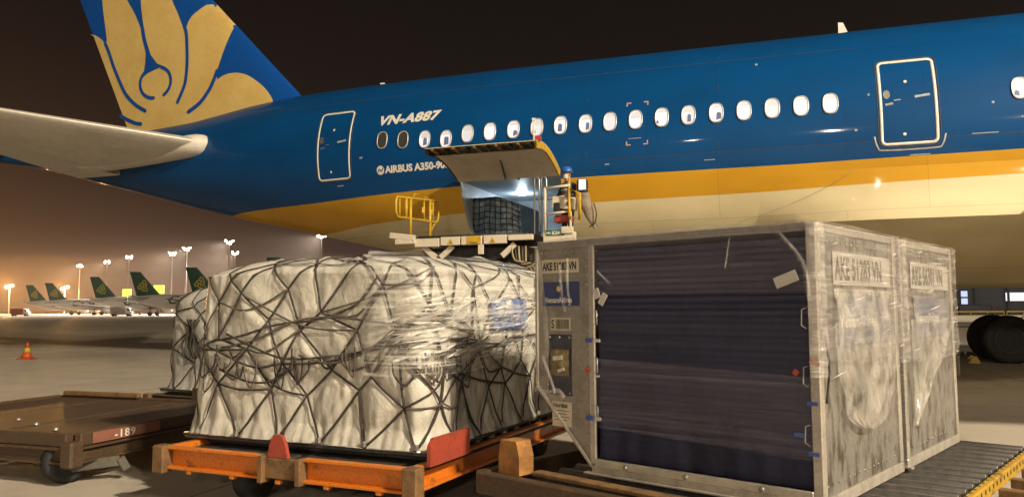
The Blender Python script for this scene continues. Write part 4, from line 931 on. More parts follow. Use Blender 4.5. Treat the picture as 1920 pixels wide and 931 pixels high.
        for (a, b) in ((.13, .935), (.22, .935), (.31, .935), (.13, .54), (.31, .54)): mb.lathe([(.009, 0), (.006, .005), (0, .006)], 8, (-UW2+a, .004, b), (0, -1, 0))
        mb.build('pocket_snap', METAL, L4)
        L5 = plate('maker_plate', -UW2+.145, -UW2+.32, .30, .475, LBL)
        mb = MB(); text_on(mb, nordisk, .042, lambda x, y: (-UW2+.155+x*.95, .0055, .435+y), bold=.002)
        for k in range(4): mb.add([(-UW2+.16, .0055, .41-.022*k), (-UW2+.30-.02*(k % 2), .0055, .41-.022*k), (-UW2+.30-.02*(k % 2), .0055, .415-.022*k), (-UW2+.16, .0055, .415-.022*k)], [(0, 1, 2, 3)])
        mb.build('label_text', INK2, L5)
        def tab(nm, x, z, w_, h_, m, ry=0.0): mb = MB(); mb.box((x, -.012, z), (w_, .006, h_), ry=ry); mb.build(nm, m, root)
        for (x, z) in ((-UW1-.02, .92), (-UW1-.02, .385)): tab('seal_tag', x, z, .055, .028, TAPEB); tab('seal_label', x+.075, z, .045, .022, TAPEW)
        for (x, z) in ((-.04, .60), (-.04, .32), (-.12, .42)): tab('seal_tag', x, z, .06, .022, TAPEB)
        tab('seal_tag', -UW1-.035, .71, .04, .03, TAPER); tab('seal_tag', -.02, .83, .06, .022, TAPER, .35); tab('seal_tag', -.13, .77, .03, .03, TAPER, .6)
        tab('hanging_tag', -UW1+.055, 1.245, .045, .07, TAPEW, -.35); tab('hanging_tag', -UW1+.105, 1.205, .045, .085, TAPEW, .55); tab('hanging_tag', -.17, 1.305, .14, .065, TAPEW, -.35)
        for (z) in (1.08, .75, .42):
            mb = MB(); mb.tube([(-UW1+.028, .0, z+.05), (-UW1+.045, -.006, z+.05), (-UW1+.05, -.006, z-.05), (-UW1+.028, 0, z-.05)], .005, 6); mb.build('door_hook', METAL, root)
            mb = MB(); mb.tube([(-.06, .0, z+.06), (-.085, -.008, z+.05), (-.09, -.008, z-.04), (-.065, 0, z-.06)], .004, 6); mb.build('door_hook', METAL, root)
        for x in (-1.3, -.85, -.35):
            mb = MB(); mb.cyl((x, -.012, .085), (x, -.028, .085), .016, 10); mb.build('rail_bolt', METAL, root)
        # film over the front: clear sheet with milky bands where the layers overlap
        def sheet(nm, x0, x1, z0, z1, y, m, amp=.006, sl=0.0): mb = MB(); mb.grid(lambda a, b: (x0+(x1-x0)*a, y+amp*noise.noise(Vector((a*6, b*9+seed, 1))), z0+(z1-z0)*b-sl*a), list(np.linspace(0, 1, 30)), list(np.linspace(0, 1, 40))); return mb.build(nm, m, root)
        sheet('stretch_wrap', -UW2-.005, .012, .62, UH+.01, -.024, WRAP_F)
        sheet('wrap_band', -UW1-.01, .01, 1.235, UH+.005, -.034, WRAP_B); sheet('wrap_band', -UW1+.01, .01, .335, .80, -.034, WRAP_B, .006, .05)
        # creases and folds of film pulled over the labels and corners
        def fold(pts, w_, nm='wrap_fold'):
            p = smooth2(pts, 5); mb = MB(); mb.grid(lambda i, k: tuple(p[i]+Vector((w_*(k-.5)*(1 if abs(p[-1].z-p[0].z) > .2 else .2), -.012*math.sin(math.pi*k), w_*(k-.5)*(.2 if abs(p[-1].z-p[0].z) > .2 else 1)))), list(range(len(p))), [0, .25, .5, .75, 1]); mb.build(nm, WRAP_P, root)
        fold([(-UW2+.02, -.03, 1.55), (-UW2+.08, -.04, 1.2), (-UW2+.12, -.045, .9), (-UW2+.10, -.045, .78), (-UW2+.0, -.03, .76)], .09)
        fold([(-UW2+.02, -.03, .56), (-UW2+.12, -.045, .53), (-UW2+.24, -.045, .55), (-UW2+.30, -.04, .50)], .05); fold([(-UW2+.10, -.05, .80), (-UW2+.17, -.055, .66), (-UW2+.22, -.055, .54)], .03)
        fold([(-UW2+.26, -.04, 1.45), (-UW2+.28, -.045, 1.25), (-UW2+.31, -.04, 1.12)], .03); fold([(-UW2+.33, -.04, 1.5), (-UW2+.335, -.045, 1.3), (-UW2+.35, -.04, 1.16)], .025)
        fold([(-UW1+.08, -.04, 1.40), (-UW1+.22, -.045, 1.28)], .012); fold([(-.50, -.04, 1.56), (-.53, -.045, 1.38)], .016); pass
        fold([(-.20, -.04, 1.58), (-.06, -.045, 1.40), (-.03, -.045, 1.2)], .03)
    # long side: number board, airline board, film
    mb = MB(); mb.box((.0, UD*.55, 1.375), (.004, UD*.74, .20)); L6 = mb.build('code_label', SIDE_LBL, root)
    mb = MB(); text_on(mb, code_side, .19, lambda x, y: (.0035, UD*.20+x*.74, 1.31+y), bold=.006); mb.build('label_text', INK2, L6)
    mb = MB(); mb.box((.0, UD*.55, 1.06), (.004, UD*.66, .30)); L7 = mb.build('airline_label', pm('slate_label'+str(seed), (.13, .14, .20), .5, var=.2, scale=4, col2=(.24, .22, .22)), root)
    mb = MB(); text_on(mb, 'VietnamAirlines', .105, lambda x, y: (.0035, UD*.24+x*.98, 1.02+y), bold=.002); mb.build('label_text', TAPEW, L7)
    mb = MB(); mb.tube(smooth2([(.012, .035, 1.02), (.03, .045, .92), (.03, .07, .78), (.012, .062, .60)], 5), .007, 6); front and mb.build('hanging_strap', STEELD, root)
    mb = MB(); mb.grid(lambda a, b: (.02+.022*(noise.noise(Vector((a*4, b*6, seed)))+.6)+.006*noise.noise(Vector((a*14, b*20, seed))), -.03+(UD+.06)*a, (.72 if not front else .80)+(UH+.012-(.72 if not front else .80))*b+(.25*(a-.5)**2)*(1-b)), list(np.linspace(0, 1, 40)), list(np.linspace(0, 1, 50))); mb.build('stretch_wrap', WRAP_S, root)
    if front:       # a bulging tongue of loose film hanging down the side
        def tongue(a, b):
            wid = math.sin(math.pi*min(1, .28+.72*(1-b)**.55))**.8 if b > .02 else .9
            e = (1-(b*1.0)**3)**.5 if b < 1 else 0
            y = UD*(.50-.02*b)+(a-.5)*2*UD*.40*e; z = 1.25-.86*b
            return (.045+.05*math.sin(math.pi*a)*math.sin(math.pi*min(1, b*.9+.1))+.035*noise.noise(Vector((a*6, b*4, 3)))+.022*noise.noise(Vector((a*15, b*6, 8))), y, z)
        mb = MB(); mb.grid(tongue, list(np.linspace(0, 1, 44)), list(np.linspace(0, 1, 60))); mb.build('loose_wrap', WRAP_C, root)
    else:
        mb = MB(); mb.grid(lambda a, b: (.05+.03*noise.noise(Vector((a*6, b*4, 5))), .05+UD*(.9*a)*(1-b*.95), 1.05-.75*b), list(np.linspace(0, 1, 30)), list(np.linspace(0, 1, 40))); mb.build('loose_wrap', WRAP_C, root)
        mb = MB(); mb.box((-.06, -.012, .10), (.07, .006, .05)); mb.build('seal_tag', TAPEB, root); mb = MB(); mb.box((-.06, -.012, .165), (.06, .006, .025)); mb.build('seal_tag', TAPER, root)
        mb = MB(); mb.grid(lambda a, b: (-UW2*.5*a+.03, -.03+.008*noise.noise(Vector((a*8, b*12, 2))), .2+(UH-.2)*b), list(np.linspace(0, 1, 14)), list(np.linspace(0, 1, 30))); mb.build('stretch_wrap', WRAP_S, root)
    for yc, a0 in ((0.0, -math.pi/2), (UD, 0.0)):      # film stretched round the upright edges
        mb = MB(); mb.grid(lambda a, z: (-.035+(.078+.008*noise.noise(Vector((a*2, z*7, seed))))*math.cos(a), (.035 if yc == 0 else UD-.035)+(.078+.008*noise.noise(Vector((a*2, z*7, seed+1))))*math.sin(a), z), [a0+math.pi/2*k/8 for k in range(9)], list(np.linspace(.55 if yc else .75, UH, 40))); mb.build('corner_wrap', WRAP_K, root)
    r_ = random.Random(seed+40); mb = MB()
    for k in range(70):      # film crinkles along side and edges, pale colour standing in for glints
        e = r_.random(); y0 = r_.choice([0.0, UD-.26, UD-.24])+r_.uniform(0, .12) if e < .45 else r_.uniform(.02, UD-.3); z0 = r_.uniform(.55, 1.6) if e < .45 else r_.uniform(.95, 1.6)
        ln = min(r_.uniform(.10, .50)*(.5 if e < .45 else 1), UD-.01-y0); sl = r_.uniform(-.02, .04); wd = r_.uniform(.0015, .0045); tl_ = .055+r_.uniform(-.008, .010)
        mb.add([(tl_, y0+ln*i/6, z0+sl*i/6+wd*math.sin(math.pi*i/6)) for i in range(7)]+[(.052, y0+ln*i/6, z0+sl*i/6-wd*math.sin(math.pi*i/6)) for i in range(7)], [(i, i+1, 8+i, 7+i) for i in range(6)], True)
    tag(mb.build('crease_glints', CREASE_GLINT, root), kind='stuff')
    # film bulging over the roof edge
    mb = MB(); mb.grid(lambda a, b: (-UW2*a, UD*b, UH+.012+.055*(math.sin(math.pi*a)**.45)*(math.sin(math.pi*b)**.45)+.010*noise.noise(Vector((a*6, b*5, seed+2)))), list(np.linspace(0, 1, 30)), list(np.linspace(0, 1, 18))); mb.build('roof_wrap', WRAP_S, root)
    return root
UR = -(0.7198+.012); UDIR = Vector((math.cos(UR+math.pi/2), math.sin(UR+math.pi/2)))
U1 = Vector((1.7251, 4.4253)); U2 = U1+UDIR*(UD+.115)
c1_ = container('cargo_container', 'near wrapped aluminium container with navy curtain front marked AKE 51283 VN', (U1.x, U1.y, .505), UR, 'AKE 51283 VN', 'AKE 51283 VN', 1, 'Nordisk', True)
c2_ = container('cargo_container', 'farther wrapped container marked AKE 56301 VN behind the near one', (U2.x, U2.y, .505), UR, 'AKE 56301 VN', 'AKE 56301 VN', 2, 'Nordisk', False)
# roller dolly under the containers (local x along the container front, y away from the camera)
rd = empty('roller_dolly', (U1.x, U1.y, 0), UR, 'rusty brown roller dolly under the two wrapped containers, with yellow perforated rail', 'dolly')
YRAIL = pm('worn_yellow_rail', (.50, .30, .03), .5, var=.25, scale=9, col2=(.16, .09, .03), thr=(.5, .66))
DX0, DX1, DY0, DY1 = -2.42, 1.25, -.26, 3.35
for k in range(18):
    y = -.12+k*.195; mb = MB(); mb.cyl((DX0+.5, y, .460), (.44, y, .460), .040, 14); mb.build('roller', ROLL, rd)
mb = MB(); mb.bar((.50, DY0, .455), (.50, DY1, .455), .05, .09, ch=.006); yr = mb.build('perforated_rail', YRAIL, rd)
for k in range(30):
    y = DY0+.06+k*.118; mb = MB(); mb.cyl((.5252, y, .468), (.5275, y, .468), .017, 10); mb.cyl((.49, y, .5002), (.49, y, .5022), .012, 10); mb.build('rail_hole', SEAM, yr)
for nm, a, b in (('front_beam', (DX0, DY0), (DX1, DY0)), ('rear_beam', (DX0, DY1), (DX1, DY1)), ('left_beam', (DX0, DY0), (DX0, DY1)), ('outer_beam', (DX1, DY0), (DX1, DY1))):
    mb = MB(); mb.bar((*a, .385), (*b, .385), .09, .15, ch=.01); mb.build(nm, BROWN, rd)
for k in range(8):
    y = DY0+.3+k*.42; mb = MB(); mb.bar((.53, y, .395), (DX1-.05, y, .395), .07, .07, ch=.006); mb.build('cross_member', RUST, rd)
mb = MB(); mb.box((-.95, 1.5, .34), (2.7, 3.3, .03)); mb.build('deck_plate', DECK, rd)
mb = MB(); mb.bar((-1.95, -.17, .495), (-.2, -.17, .475), .10, .03, ch=.006); mb.build('guide_plate', RUST, rd)
mb = MB(); mb.prism([(0, 0), (.20, 0), (.20, .13), (.17, .24), (.02, .24), (0, .12)], .16, lambda a, b, t: (-2.30+a, -.18+t, .45+b)); mb.build('end_stop', pm('amber_stop_paint', (.42, .20, .06), .45, var=.2, col2=(.25, .12, .04)), rd)
mb = MB(); mb.bar((-2.35, 1.6, .42), (-.9, 1.6, .42), .9, .18, ch=.02); mb.build('side_beam', pm('brown_orange', (.26, .10, .03), .5, var=.3, col2=(.12, .06, .03)), rd)
for x in (-2.0, .9):
    for y in (.1, 2.9): wl = put('wheel', dt_me, rd, (x, y, .21)); put('rim', dr_me, wl)

# ================================================================== cargo in the hold, loader, operator
def aw(u, v, z=0.0):
    p = Matrix.Rotation(-AYAW, 3, 'Z') @ Vector((u, -v, z)); return Vector(AO)+p
BLUEW = pm('blue_wrapped_goods', (.10, .16, .24), .35, var=.35, scale=5, col2=(.22, .30, .36), bump=.5, bscale=7, bdist=.03)
hc = empty('hold_cargo', aw(2.75, -2.0, 3.42), -AYAW, 'dark blue netted load inside the lit hold', 'cargo pallet')
def hcp(a, b, c):      # a along u, b into the hold, c up
    return ((a-.5)*1.5*(1-.10*c)+.05, -(.55-b*1.9), c*1.33)
mb = MB(); HN = [0, .12, .25, .38, .5, .62, .75, .88, 1]
def hface(a, c): x, y, z = hcp(a, 0, c); return (x, y+.05*noise.noise(Vector((a*5, c*5, 1)))-.05*math.sin(math.pi*a)-(-.25*max(0, a-.7)), z*(1-.18*max(0, a-.55)*2))
mb.grid(hface, list(np.linspace(0, 1, 20)), list(np.linspace(0, 1, 20)))
mb.grid(lambda b, c: (hcp(1, b, c)[0]-.0, hcp(1, b, c)[1]+.075, hcp(1, b, c)[2]*.838), list(np.linspace(0, 1, 6)), list(np.linspace(0, 1, 8)))
mb.grid(lambda a, b: (hcp(a, b, 1)[0], hcp(a, b, 1)[1], 1.33*(1-.18*max(0, a-.55)*2)), list(np.linspace(0, 1, 20)), list(np.linspace(0, 1, 6)))
mb.grid(lambda b, c: hcp(0, b, c), list(np.linspace(0, 1, 6)), list(np.linspace(0, 1, 8)))
mb.build('wrapped_goods', BLUEW, hc)
for k in range(9):
    mb = MB(); mb.tube([Vector(hface(.04+k*.115, c))+Vector((0, -.015, 0)) for c in np.linspace(0, 1, 12)], .011, 5); mb.build('net_cord', CORD, hc)
for k in range(8):
    mb = MB(); mb.tube([Vector(hface(a, .06+k*.125))+Vector((0, -.018, -.03*math.sin(a*14))) for a in np.linspace(0, 1, 16)], .011, 5); mb.build('net_cord', CORD, hc)
LW = pm('loader_white_paint', (.66, .58, .46), .5, var=.15, scale=5, col2=(.48, .41, .32), thr=(.55, .75))
LDK = pm('loader_dark_steel', (.035, .032, .03), .6, metal=.3, var=.3, scale=6)
LU, LV = 3.6, 3.0
lo = empty('cargo_loader', aw(LU, LV), -AYAW, 'white and yellow cargo loader with raised bridge at the open cargo door', 'cargo loader')
def Q(u, v, z): return (u-LU, -(v-LV), z)
def lb(nm, c, d, m, **k): mb = MB(); mb.box(Q(*c), d, ch=k.pop('ch', .008), **k); return mb.build(nm, m, lo)
def ltube(nm, pts, r, m, n=8): mb = MB(); mb.tube([Q(*p) for p in pts], r, n); return mb.build(nm, m, lo)
lb('bridge_deck', (3.7, 1.6, 3.22), (2.9, 2.3, .10), LDK)
for k in range(9): 
    mb = MB(); mb.cyl(Q(2.35, .62+k*.24, 3.29), Q(5.05, .62+k*.24, 3.29), .035, 8); mb.build('bridge_roller', ROLL, lo)
beams = [(2.42, 3.02, .0), (3.06, 3.52, .02), (3.56, 4.05, .02), (4.09, 4.62, .025), (4.66, 5.22, .05)]
for k, (a, b, dz) in enumerate(beams):
    o = lb('bridge_beam', ((a+b)/2, 2.84, 3.135+dz), (b-a, .10, .19 if k < 4 else .12), LW)
for a in (3.3, 4.3):
    mb = MB(); mb.add([Q(a-.075, 2.896, 3.08), Q(a+.075, 2.896, 3.08), Q(a, 2.896, 3.21)], [(0, 1, 2)]); mb.build('warning_triangle', YEL, lo)
    mb = MB(); mb.add([Q(a-.012, 2.898, 3.10), Q(a+.012, 2.898, 3.10), Q(a, 2.898, 3.17)], [(0, 1, 2)]); mb.build('warning_mark', INK, lo)
mb = MB(); mb.box(Q(3.86, 2.896, 3.16), (.33, .006, .17)); wn = mb.build('warning_notice', YEL, lo)
mb = MB(); mb.box(Q(3.86, 2.8995, 3.10), (.15, .003, .022)); mb.build('notice_print', INK, wn)
lb('bridge_end', (2.12, 2.9, 3.29), (.62, .10, .13), LW, ry=.12); lb('bridge_end', (2.2, 2.9, 3.175), (.5, .09, .12), LW)
for a, s_ in ((2.75, 1), (3.15, -1), (4.62, -1)): mb = MB(); mb.bar(Q(a-.16*s_, 2.75, 3.05), Q(a+.14*s_, 2.75, 2.80), .06, .12); mb.build('brace', LW, lo)
lb('drop_plate', (4.02, 2.86, 2.95), (.13, .04, .22), LW)
for vv in (.9, 2.5):
    for sg in (1, -1):
        mb = MB(); mb.bar(Q(3.65-1.15*sg, vv, 1.0), Q(3.65+1.15*sg, vv, 3.05), .10, .20, ch=.01); mb.build('scissor_arm', LDK, lo)
    mb = MB(); mb.cyl(Q(3.65, vv-.12, 2.02), Q(3.65, vv+.12, 2.02), .07, 12); mb.build('scissor_pin', METAL, lo)
lb('under_tray', (3.7, 1.6, 2.86), (2.4, 1.9, .34), LDK); lb('pump_box', (4.6, 2.3, 2.55), (.7, .5, .45), LDK)
lb('chassis', (3.65, 4.6, .78), (2.9, 7.6, .42), LDK); lb('main_platform', (3.65, 5.7, 1.32), (2.8, 5.4, .16), LW)
for uu in (2.35, 4.95):
    for vv in (1.6, 7.0): wl = put('wheel', dt_me, lo, Q(uu, vv, .40), (0, 0, math.pi/2), (1.9, 1.9, 1.9)); put('rim', dr_me, wl)
for k in range(5): ltube('hydraulic_hose', [tuple(p) for p in smooth2([(4.7+.08*k, 2.75, 3.0), (4.8+.07*k, 2.85, 2.7-.04*k), (5.1+.05*k, 2.85, 2.6), (5.3, 2.75, 2.2)], 4)], .022, STEELD if k % 2 else pm('hose'+str(k), (.35, .28, .15), .5))
# yellow guard rail on the tail side
fr = [(1.9, 2.75, 4.24), (1.9, 2.80, 4.15), (1.9, 2.80, 3.88), (1.9, 2.72, 3.78), (1.9, .62, 3.86), (1.9, .48, 3.92), (1.9, .40, 4.20), (1.9, .52, 4.40), (1.9, .60, 4.42)]
mb = MB(); mb.tube([Q(*p) for p in fr], .030, 8, closed=True); gr = mb.build('guard_rail', YEL, lo)
for vv in (2.62, 2.28, 1.30, .78):
    zt_ = 4.24+(2.75-vv)*.084; zb_ = 3.78+(2.72-vv)*.038; mb = MB(); mb.tube([Q(1.9, vv, zb_), Q(1.9, vv, zt_)], .022 if vv != 2.28 else .04, 8); mb.build('rail_bar', YEL, gr)
for vv in (2.05, .95): mb = MB(); mb.tube([Q(1.9, vv, 3.30), Q(1.9, vv, 4.26+(2.75-vv)*.084)], .038, 10); mb.build('rail_post', YEL, gr)
mb = MB(); mb.bar(Q(1.9, .95, 3.58), Q(1.9, .62, 3.86), .03, .05); mb.build('rail_brace', YEL, gr)
for vv in (1.75, 1.15): mb = MB(); mb.tube([Q(1.9, vv+.14, 4.30), Q(1.9, vv+.10, 4.43), Q(1.9, vv-.1, 4.45), Q(1.9, vv-.14, 4.36)], .014, 6); mb.build('grab_handle', YEL, gr)
for vv in (1.3, .78): mb = MB(); mb.box(Q(1.87, vv, 4.10), (.05, .10, .16), ch=.02); mb.build('rail_catch', YEL, gr)
# operator station on the nose side
lb('station_floor', (5.85, 2.45, 2.93), (1.0, .95, .06), LDK); lb('station_skirt', (5.82, 2.86, 3.09), (.72, .05, .34), LW)
for uu in (5.24, 5.40): ltube('ladder_rail', [(uu, 2.78, 3.25), (uu, 2.78, 4.44), (uu+.03, 2.78, 4.49), (uu+.08, 2.78, 4.48), (uu+.11, 2.78, 4.42), (uu+.11, 2.78, 3.30)], .018, METAL)
ltube('station_rail', [(5.50, 2.86, 3.25), (5.50, 2.86, 4.24)], .028, LW); ltube('station_rail', [(5.50, 2.86, 4.22), (6.06, 2.86, 4.26)], .026, LW); ltube('station_rail', [(5.50, 2.86, 3.66), (6.06, 2.86, 3.70)], .026, LW)
ltube('station_rail', [(6.06, 2.86, 3.25), (6.06, 2.86, 3.7)], .03, LW); lb('station_step', (6.0, 2.9, 3.30), (.26, .05, .15), LW)
mb = MB(); mb.tube([Q(6.04, 2.92, 4.19), Q(6.28, 2.92, 4.06), Q(6.28, 2.92, 3.50), Q(6.06, 2.92, 3.58)], .036, 8, closed=True); mb.build('yellow_guard', YEL, lo)
ltube('yellow_post', [(5.97, 2.6, 3.7), (5.97, 2.6, 4.45)], .025, YEL)
lb('control_console', (5.88, 2.62, 3.90), (.50, .32, .26), LW, ry=.1); lb('console_box', (5.74, 2.66, 3.80), (.14, .30, .22), DARK, ch=.02)
mb = MB(); mb.box(Q(6.0, 2.80, 3.88), (.08, .02, .07)); mb.build('console_switch', INK, lo)
lb('red_toolbox', (5.86, 2.66, 3.56), (.36, .26, .16), RED, ch=.02)
lb('lamp_housing', (6.24, 2.5, 4.28), (.22, .18, .30), STEELD, ch=.03)
mb = MB(); mb.box(Q(6.26, 2.60, 4.30), (.15, .012, .22), ch=.004); mb.build('lit_screen', em('screen_glow', (.55, .75, 1.0), 1.3), lo)
mb = MB()
CLOTH = pm('canvas_cover', (.27, .22, .16), .8, var=.2, scale=5, bump=.3)
def bagp(a, b):
    w_ = (.055+.10*math.sin(math.pi*min(1, b*.9+.16)))*(1-.35*b)+.025*noise.noise(Vector((a*3, b*5, 1))); t = a*2*math.pi
    return Q(6.32+.20*b*b+.06*b+w_*math.cos(t), 2.72+w_*.6*math.sin(t), 4.10-.78*b)
mb.grid(bagp, list(np.linspace(0, 1, 25)), list(np.linspace(0, 1, 16))); mb.build('canvas_cover', CLOTH, lo)
ltube('cover_strap', [tuple(p) for p in smooth2([(6.55, 2.78, 3.86), (6.61, 2.8, 3.62), (6.56, 2.8, 3.42), (6.45, 2.8, 3.36)], 4)], .014, STEELD)
mb = MB(); mb.box(Q(5.73, 2.892, 3.25), (.42, .012, .12), ch=.003); pl = mb.build('number_plate', pm('green_plate', (.02, .12, .06), .5), lo)
mb = MB(); text_on(mb, 'B2541', .105, lambda x, y: Q(5.655+x*.80, 2.9005, 3.213+y), bold=.002); text_on(mb, 'HN', .07, lambda x, y: Q(5.535+x*.9, 2.9005, 3.225+y), bold=.002); mb.build('plate_text', WHITE, pl)
# ---- operator
def person(root_loc, rz, label):
    root = empty('person', root_loc, rz, label, 'person')
    J = {'pel': (0, 0, .95), 'wai': (0, .01, 1.10), 'che': (0, .02, 1.30), 'nek': (0, .0, 1.47), 'hd0': (0, -.02, 1.54), 'hd1': (0, -.03, 1.62), 'hd2': (0, -.02, 1.70)}
    Rd = {'pel': (.15, .11), 'wai': (.14, .105), 'che': (.165, .115), 'nek': (.058, .058), 'hd0': (.068, .075), 'hd1': (.082, .098), 'hd2': (.072, .085)}
    E = [('pel', 'wai'), ('wai', 'che'), ('che', 'nek'), ('nek', 'hd0'), ('hd0', 'hd1'), ('hd1', 'hd2')]
    for s_, n in ((1, 'l'), (-1, 'r')):
        J.update({n+'sh': (.18*s_, .02, 1.40), n+'el': (.25*s_, -.06, 1.15), n+'wr': (.17*s_, -.28, 1.10), n+'ha': (.15*s_, -.36, 1.10), n+'hp': (.095*s_, 0, .88), n+'kn': (.10*s_, -.03, .49), n+'an': (.10*s_, .02, .09), n+'to': (.11*s_, -.16, .05)})
        Rd.update({n+'sh': (.062, .062), n+'el': (.047, .047), n+'wr': (.033, .03), n+'ha': (.035, .02), n+'hp': (.088, .09), n+'kn': (.062, .062), n+'an': (.045, .045), n+'to': (.045, .035)})
        E += [('che', n+'sh'), (n+'sh', n+'el'), (n+'el', n+'wr'), (n+'wr', n+'ha'), ('pel', n+'hp'), (n+'hp', n+'kn'), (n+'kn', n+'an'), (n+'an', n+'to')]
        for k in range(4):
            a, b = n+'f%d' % k, n+'g%d' % k; x = .15*s_+(k-1.5)*.019; J[a] = (x, -.40, 1.095); J[b] = (x, -.43-.004*(k % 2), 1.065); Rd[a] = (.0095, .0095); Rd[b] = (.008, .008); E += [(n+'ha', a), (a, b)]
        J[n+'th'] = (.15*s_-.045*s_, -.36, 1.08); Rd[n+'th'] = (.011, .011); E.append((n+'wr', n+'th'))
    ks = list(J); me = bpy.data.meshes.new('body'); me.from_pydata([J[k] for k in ks], [(ks.index(a), ks.index(b)) for a, b in E], [])
    o = bpy.data.objects.new('body', me); COL.objects.link(o); o.parent = root
    md = o.modifiers.new('skin', 'SKIN'); md.use_smooth_shade = True
    for i, k in enumerate(ks): me.skin_vertices[0].data[i].radius = Rd[k]; me.skin_vertices[0].data[i].use_root = (k == 'pel')
    o.modifiers.new('sub', 'SUBSURF').levels = 2; o.modifiers['sub'].render_levels = 2
    m, nt, b = newmat('person_clothes_and_skin'); N = nt.nodes.new; L = nt.links.new
    tc = N('ShaderNodeTexCoord'); sp = N('ShaderNodeSeparateXYZ'); L(tc.outputs['Object'], sp.inputs[0])
    gt = N('ShaderNodeMath'); gt.operation = 'GREATER_THAN'; gt.inputs[1].default_value = 1.475; L(sp.outputs[2], gt.inputs[0])
    hn = N('ShaderNodeMath'); hn.operation = 'LESS_THAN'; hn.inputs[1].default_value = -.30; L(sp.outputs[1], hn.inputs[0])
    mx_ = N('ShaderNodeMath'); mx_.operation = 'MAXIMUM'; L(gt.outputs[0], mx_.inputs[0]); L(hn.outputs[0], mx_.inputs[1])
    mx = N('ShaderNodeMix'); mx.data_type = 'RGBA'; L(mx_.outputs[0], mx.inputs[0]); mx.inputs[6].default_value = (.022, .022, .026, 1); mx.inputs[7].default_value = (.42, .26, .18, 1); L(mx.outputs[2], b.inputs['Base Color']); b.inputs['Roughness'].default_value = .7
    me.materials.append(m)
    def part(nm, mb, mt): return mb.build(nm, mt, root)
    mb = MB(); mb.lathe([(.128, 0), (.124, .03), (.112, .075), (.085, .112), (.045, .13), (0, .136)], 24, (0, -.025, 1.675)); mb.lathe([(.126, 0), (.145, -.004), (.145, .004), (.126, .008)], 24, (0, -.03, 1.68)); part('helmet', mb, pm('blue_helmet', (.03, .14, .50), .35, coat=.3))
    mb = MB(); mb.grid(lambda a, b: (.075*math.sin((a-.5)*2.6), -.035-.092*math.cos((a-.5)*2.2), 1.535+.085*b), list(np.linspace(0, 1, 11)), list(np.linspace(0, 1, 6))); part('face_mask', mb, TAPEW)
    for s_ in (-1, 1):
        mb = MB(); mb.lathe([(0, -.008), (.008, 0), (0, .008)], 8, (.03*s_, -.122, 1.645), (0, 1, 0)); part('eye', mb, INK)
        mb = MB(); mb.lathe([(0, -.01), (.022, 0), (.02, .01), (0, .012)], 10, (.085*s_, -.02, 1.62), (1, 0, 0)); part('ear', mb, pm('skin_ear'+str(s_), (.42, .26, .18), .6))
    mb = MB()
    for sec_ in (0,):
        mb.grid(lambda a, z: ((.185+.006*math.sin(z*40))*math.cos(a)*(1 if z < 1.36 else 1-(z-1.36)*2.2), .015+.135*math.sin(a)*(1 if z < 1.36 else 1-(z-1.36)*2.0), z), list(np.linspace(0, 2*math.pi, 29)), list(np.linspace(1.02, 1.44, 10)))
    part('vest', mb, pm('pale_vest', (.16, .15, .14), .7, var=.2))
    for z in (1.14, 1.26): mb = MB(); mb.grid(lambda a, b: (.193*math.cos(a), .015+.142*math.sin(a), z+.04*b), list(np.linspace(0, 2*math.pi, 29)), [0, 1]); part('reflective_band', mb, pm('reflective'+str(z), (.62, .62, .55), .3))
    return root
pp = aw(5.86, 2.28, 2.96)
person(pp, -AYAW-.55, 'worker in blue helmet and dark clothes at the loader controls')

# ================================================================== traffic cone
cn = empty('traffic_cone', (-16.7, 27.0, 0), 0, 'small orange traffic cone with yellow band standing alone on the apron', 'traffic cone')
CONE = pm('cone_orange', (.62, .09, .02), .5, var=.2)
mb = MB(); mb.lathe([(.20, .03), (.115, .24)], 24); mb.lathe([(.075, .40), (.04, .56), (.03, .575), (0, .575)], 24); mb.lathe([(.115, .24), (.075, .40)], 24); mb.build('cone_body', CONE, cn)
mb = MB(); mb.lathe([(.119, .24), (.079, .40)], 24); mb.build('reflective_band', pm('cone_band', (.62, .42, .05), .4), cn)
mb = MB(); mb.box((0, 0, .018), (.48, .48, .036), ch=.015); mb.build('cone_base', CONE, cn)

wc = empty('wheel_chock', aw(15.5, -7.3), -AYAW, 'small wheel chock frame on the ground by the landing gear tyre', 'wheel chock')
for dy in (-.22, .22): mb = MB(); mb.prism([(-.16, 0), (.16, 0), (.06, .2), (-.02, .2)], .06, lambda a, b, t: (a, dy+t, b)); mb.build('wedge', YEL, wc)
mb = MB(); mb.tube([(-.1, -.25, .05), (-.1, .3, .05)], .018, 8); mb.tube([(-.1, .0, .05), (-.2, 0, .3), (-.12, 0, .33)], .014, 6); mb.build('handle', METAL, wc)
